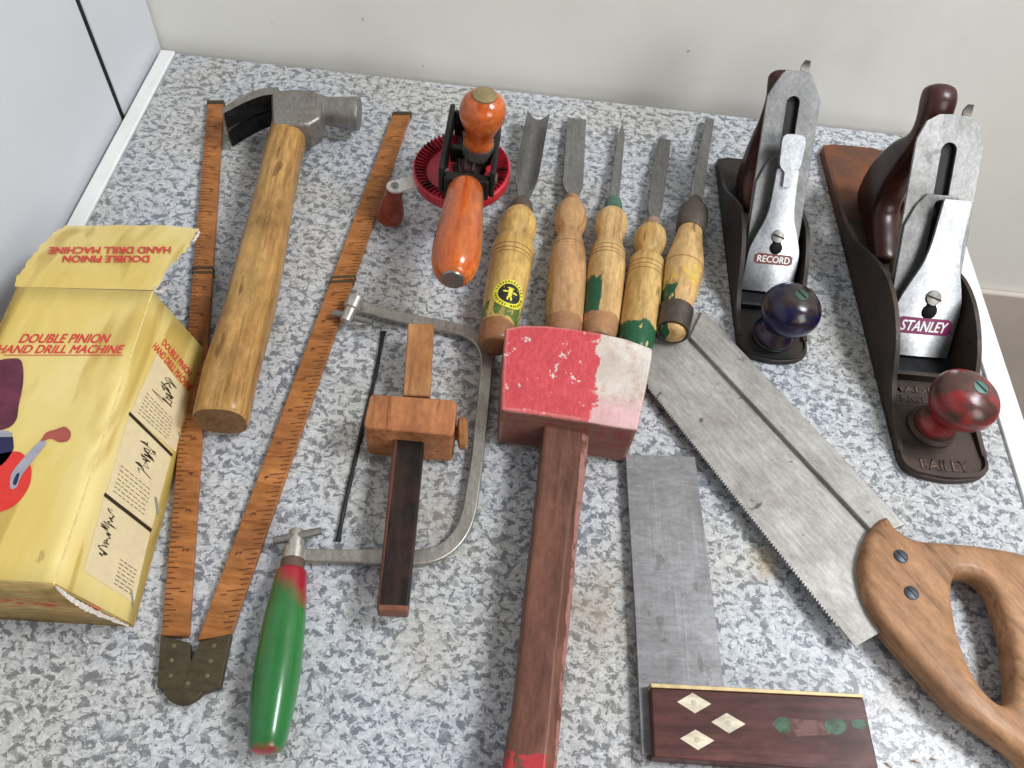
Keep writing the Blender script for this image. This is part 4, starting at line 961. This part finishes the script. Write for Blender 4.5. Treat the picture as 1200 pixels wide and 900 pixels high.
    sl = MB(); q = I(kk, ly(kk), .0152); d1 = (up3 * .3 + V((0, 1, 0))).normalized() * .0050 * sc; d2 = d1.cross(nr).normalized() * .0005
    sl.loft([[q + d1 + d2, q + d1 - d2, q - d1 - d2, q - d1 + d2], [q + d1 + d2 + nr * .0003, q + d1 - d2 + nr * .0003, q - d1 - d2 + nr * .0003, q - d1 + d2 + nr * .0003]]); sl.build('screw_slot', DARKGAP, T)
    # name badge on the lever cap; letters read from the nose, across the cap
    bx, bh, bw2 = o['badge']
    ptb = lambda x, y, z: I(x, y, z + arch(x, y))
    m_ = MB(); n = 12
    for i in range(n):
        ya, yb = -bw2 + 2 * bw2 * i / n, -bw2 + 2 * bw2 * (i + 1) / n
        sk_ = o.get('skew', 0)
        f = lambda y, e: bx + e * bh + sk_ * y
        ea = 1 - (.35 if i == 0 else 0); eb = 1 - (.35 if i == n - 1 else 0)
        m_.poly([ptb(f(ya, -ea), ya, .0056), ptb(f(yb, -eb), yb, .0056), ptb(f(yb, eb), yb, .0056), ptb(f(ya, ea), ya, .0056)])
    m_.build('name_badge', o['badgemat'], lever)
    m_ = MB(); zt_ = .0058; q = .86; th = .66
    # reading direction: from the left of the picture (+Y local) to the right (-Y)
    text(m_, o['word'], (bw2 * q, 0, 0), (-bw2 * q, 0, 0), (bw2 * q, 1, 0), o.get('shear', 0), 0, fat=.06)
    m_.v = [tuple(ptb(bx - bh * th + 2 * bh * th * b_ + sk_ * a_, a_, zt_ + c_)) for a_, b_, c_ in m_.v]
    m_.build('badge_lettering', o['lettermat'], lever)
    # knob
    kx_, ky, kz0, kprof, kax = o['knob']
    base = V((kx_, ky, kz0))
    MB().lathe([(-.006, .0165 * sc), (-.001, .0160 * sc), (.0008, .0135 * sc), (.0010, .010)], base, V((0, 0, 1)), 40).build('knob_seat', o['cast'], T, ang=30)
    pp = spline([V((z, r, 0)) for z, r in kprof], 5, False)
    kb_ = MB().lathe([(p.x, max(p.y, .0004)) for p in pp], base, kax, 48).build('front_knob', o['knobmat'], T, ang=60)
    zt2 = kprof[-1][0]; kn = V(kax).normalized()
    bt_ = MB().lathe([(zt2 - .0025, .0046), (zt2 + .0004, .0046), (zt2 + .0007, .0035), (zt2 + .0007, .0004)], base, kax, 28).build('knob_bolt', o['boltmat'], kb_, ang=40)
    q = base + kn * (zt2 + .0008); d1 = V((.8, .6, 0)) * .0042; d1 -= kn * d1.dot(kn); d2 = d1.cross(kn).normalized() * .0005; m_ = MB()
    m_.loft([[q + d1 + d2, q + d1 - d2, q - d1 - d2, q - d1 + d2], [q + d1 + d2 + kn * .0002, q + d1 - d2 + kn * .0002, q - d1 - d2 + kn * .0002, q - d1 + d2 + kn * .0002]]); m_.build('bolt_slot', DARKGAP, kb_)
    # tote: profile in XZ, rounded thickness
    tp_ = o['tote']; pr = spline([V((x * L, z, 0)) for x, z in tp_], 5); m_ = MB(); tw_ = .0104; rows = []
    for kq in range(13):
        t = math.pi * kq / 12; y = math.cos(t) * tw_ + .0015; off = .0065 * (1 - math.sin(t) ** .75)
        rows.append([m_.pt((p.x, y, p.y)) for p in ring(pr, off)])
    n = len(pr)
    for A_, B_ in zip(rows, rows[1:]):
        for k in range(n): m_.face((A_[k], A_[(k + 1) % n], B_[(k + 1) % n], B_[k]))
    for idx in (0, -1):
        for tri in tessellate_polygon([[V((m_.v[i][0], m_.v[i][2], 0)) for i in rows[idx]]]): m_.face([rows[idx][i] for i in tri])
    m_.build('tote', o['totemat'], T, ang=60)
    # adjusting nut and lateral lever
    nx = mx + .052 * sc
    MB().lathe([(0, .003), (.004, .003), (.0042, .0105 * sc), (.013, .0105 * sc), (.0135, .004)], (nx, 0, .026 * sc), V((1, 0, -.15)), 32).build('depth_nut', plain('brass_nut', (.30, .22, .10), .45, .7), T, ang=40)
    lp_ = slab('slot_shade_plate', [(il * .30, -.0085 * sc), (il * .90, -.0085 * sc), (il * .96, -.004 * sc), (il * .96, .004 * sc), (il * .90, .0085 * sc), (il * .30, .0085 * sc)], -.0040, -.0022, IRON, T, (), .0004)  # lateral lever widened into a dark plate, putting shade behind the iron's slot
    lv = MB()
    lv.loft([[I(il * t_, o['lvy'] + a * wd_, zz_ + b) for a, b in ((-1, 0), (1, 0), (1, .0016), (-1, .0016))] for t_, wd_, zz_ in ((.93, .0028, -.0045), (1.0, .0028, -.0045), (1.03, .0030, -.0035), (1.05, .0018, -.001))])
    lv.build('lateral_lever', OLDST, T, ang=40)
    if o.get('cast_words'):
        for s_, (x0_, x1_, yw) in o['cast_words']:
            q = MB(); text(q, s_, (0, yw, .0045), (0, -yw, .0045), (1, yw, .0045), .0, .006)
            q.v = [(x0_ + (x1_ - x0_) * vx, vy, .0050) for vx, vy, vz in q.v]
            ob = q.build('cast_lettering', o['wordmat'], T); so_ = ob.modifiers.new('s', 'SOLIDIFY'); so_.thickness = .0008; so_.offset = -1
    return F, T
def knobm(name, c1, c2, rough=.2):
    m = Mat(name); a = m.noise(45, det=5, rough=.6); b = m.noise(200, det=4, rough=.65); c = m.mix(m.mr(a, .44, .54), c1, c2); c = m.mix(m.mr(b, .62, .7, 0, .6), c, (.13, .07, .05))
    return m.fin(m.mott(c, 60, .6, 1.2), m.mr(b, .3, .7, rough * 1.0, rough * 2.0), 0, b, .10, .0004, coat=.2, coatr=.2)
TOTE = wood('dark_tote_wood', (.018, .007, .006), (.034, .012, .010), (.060, .018, .013), .34, .25, g=.8, paint=[((.055, .020, .016), 2, .094, .2, .004, .2, None)])
def clip4(il, iw): return [(il * .93, -iw * .80), (il * .985, -iw * .55), (il, -iw * .42), (il, iw * .42), (il * .985, iw * .55), (il * .93, iw * .80)]
def clip5(il, iw): return [(il * .90, -iw * .98), (il * .97, -iw * .78), (il, -iw * .45), (il * 1.005, 0), (il, iw * .45), (il * .97, iw * .78), (il * .90, iw * .98)]
tote_p = lambda a: [(a + x, z) for x, z in ((.60, .004), (.70, .004), (.78, .004), (.812, .016), (.812, .040), (.780, .066), (.740, .084), (.742, .094), (.770, .104), (.778, .113), (.752, .120), (.720, .116), (.698, .104), (.680, .090), (.688, .068), (.695, .046), (.680, .027), (.62, .018), (.57, .011))]
n4, h4 = V((.1862, .3365, 0)), V((.1835, .5400, 0))
plane('smoothing_plane', 'smaller metal hand plane with a dark blue front knob and a bright lever cap', n4, h4, .0485, .84, dict(
    cast=CASTD, cheek=[(.085, .008), (.16, .010), (.24, .018), (.34, .036), (.44, .046), (.54, .044), (.64, .032), (.76, .016), (.88, .011), (.96, .010)], mouth=.315, pitch=45,
    iw=.0375, il=.152, itop=clip4, imat=IRN, cmat=IRN, ce=.62, lc=.56, cam=True, key=.37,
    badge=(.0235, .0036, .0135), badgemat=plain('brown_badge', (.20, .055, .045), .4), lettermat=plain('badge_white', (.80, .80, .78), .35), word='RECORD', shear=0,
    knob=(.0185, .000, .0075, [(0, .0135), (.003, .0145), (.008, .0118), (.011, .0105), (.014, .0135), (.020, .0178), (.027, .0196), (.034, .0180), (.040, .0125), (.0425, .0055)], V((.02, -.10, 1))),
    knobmat=knobm('dark_blue_knob', (.008, .006, .045), (.035, .022, .022), .14), boltmat=plain('green_bolt', (.05, .10, .07), .45, .3), tote=[(.70, .004), (.78, .004), (.85, .004), (.880, .016), (.888, .035), (.880, .056), (.872, .072), (.882, .078), (.922, .083), (.950, .089), (.932, .097), (.900, .096), (.865, .091), (.835, .082), (.815, .066), (.805, .046), (.775, .028), (.72, .019), (.685, .011)], totemat=TOTE, lvy=-.006))
n5, h5 = V((.2875, .2570, 0)), V((.2785, .5725, 0))
plane('jack_plane', 'longer rust brown metal hand plane with a worn red front knob', n5, h5, .0575, .98, dict(
    cast=CAST, cheek=[(.055, .007), (.12, .009), (.19, .018), (.26, .034), (.34, .043), (.42, .043), (.50, .034), (.58, .021), (.66, .012), (.80, .009), (.97, .008)], mouth=.315, pitch=45,
    iw=.0460, il=.160, itop=clip5, imat=IRN2, cmat=IRN, ce=.68, lc=.66, cam=False, key=.30, lean=-.075,
    badge=(.0215, .0056, .0190), badgemat=plain('maroon_badge', (.20, .02, .09), .4), lettermat=plain('badge_white2', (.82, .82, .82), .35), word='STANLEY', shear=.25,
    knob=(.0375, .002, .0078, [(0, .0130), (.004, .0132), (.008, .0110), (.012, .0105), (.016, .0135), (.022, .0185), (.029, .0208), (.036, .0196), (.042, .0140), (.0450, .0055)], V((.0, -.14, 1))),
    knobmat=knobm('worn_red_knob', (.27, .028, .030), (.085, .040, .030), .2), boltmat=plain('green_bolt2', (.10, .20, .17), .45, .3), tote=[(x, z) for x, z in tote_p(.0)], totemat=TOTE, lvy=-.010,
    cast_words=[('BAILEY', (.0055, .0135, .0155)), ('MADE IN', (.0640, .0690, .0220)), ('ENGLAND', (.0560, .0610, .0220))], wordmat=steel('worn_cast_letters', (.15, .10, .075), .45, .6, (1, 1, 1), .4)))

rc = random.Random(11)
SHAV = plain('wood_shaving', (.42, .26, .15), .8, var=.3)
for (u, v, l, a) in ((1072, 893, .0075, .1), (1040, 897, .005, -.3), (1093, 890, .004, .3)):
    Fc = Frame(P(u, v)); pts = [V((l * (t - .5) * math.cos(a), l * (t - .5) * math.sin(a) + .0006 * math.sin(5 * t), .0005 + .0003 * math.sin(7 * t))) for t in [k / 6 for k in range(7)]]
    o = MB().tube(pts, lambda t: .00045 * (1.1 - abs(2 * t - 1))).build('wood_shaving', SHAV); o.matrix_world = Fc.M
    o['label'] = 'tiny brown wood shaving on the worktop between the square and the saw handle'; o['category'] = 'wood shaving'; o['group'] = 'wood shavings on the worktop'

# ---------------------------------------------------------------- light
w = bpy.data.worlds.new('World'); S.world = w; w.use_nodes = True; nt = w.node_tree; bg = nt.nodes['Background']
tc = nt.nodes.new('ShaderNodeTexCoord'); sx = nt.nodes.new('ShaderNodeSeparateXYZ'); nt.links.new(tc.outputs['Generated'], sx.inputs[0])
mr = nt.nodes.new('ShaderNodeMapRange'); nt.links.new(sx.outputs[2], mr.inputs[0]); mr.inputs[1].default_value = -.3; mr.inputs[2].default_value = .9; mr.inputs[3].default_value = .25; mr.inputs[4].default_value = 1.0
bg.inputs[0].default_value = (.95, .98, 1.0, 1); ml = nt.nodes.new('ShaderNodeMath'); ml.operation = 'MULTIPLY'; ml.inputs[1].default_value = .29; nt.links.new(mr.outputs[0], ml.inputs[0]); nt.links.new(ml.outputs[0], bg.inputs[1])
def area(name, loc, target, sx_, sy_, power, col):
    l = bpy.data.lights.new(name, 'AREA'); l.shape = 'RECTANGLE'; l.size = sx_; l.size_y = sy_; l.energy = power; l.color = col
    o = bpy.data.objects.new(name, l); COL.objects.link(o); o.location = loc
    d = (V(target) - V(loc)).normalized(); o.rotation_euler = d.to_track_quat('-Z', 'Y').to_euler(); return o
area('window_light', (1.3, -1.1, 1.1), (.05, .45, 0), .8, 1.0, 23, (1.0, .985, .96))
area('ceiling_light', (.95, .30, 1.30), (.05, .30, 0), .42, .36, 23, (.94, .97, 1.0))

S.view_settings.view_transform = 'Standard'; S.view_settings.look = 'None'; S.view_settings.exposure = -.18; S.view_settings.gamma = 1
S.render.engine = 'CYCLES'; S.cycles.use_denoising = True
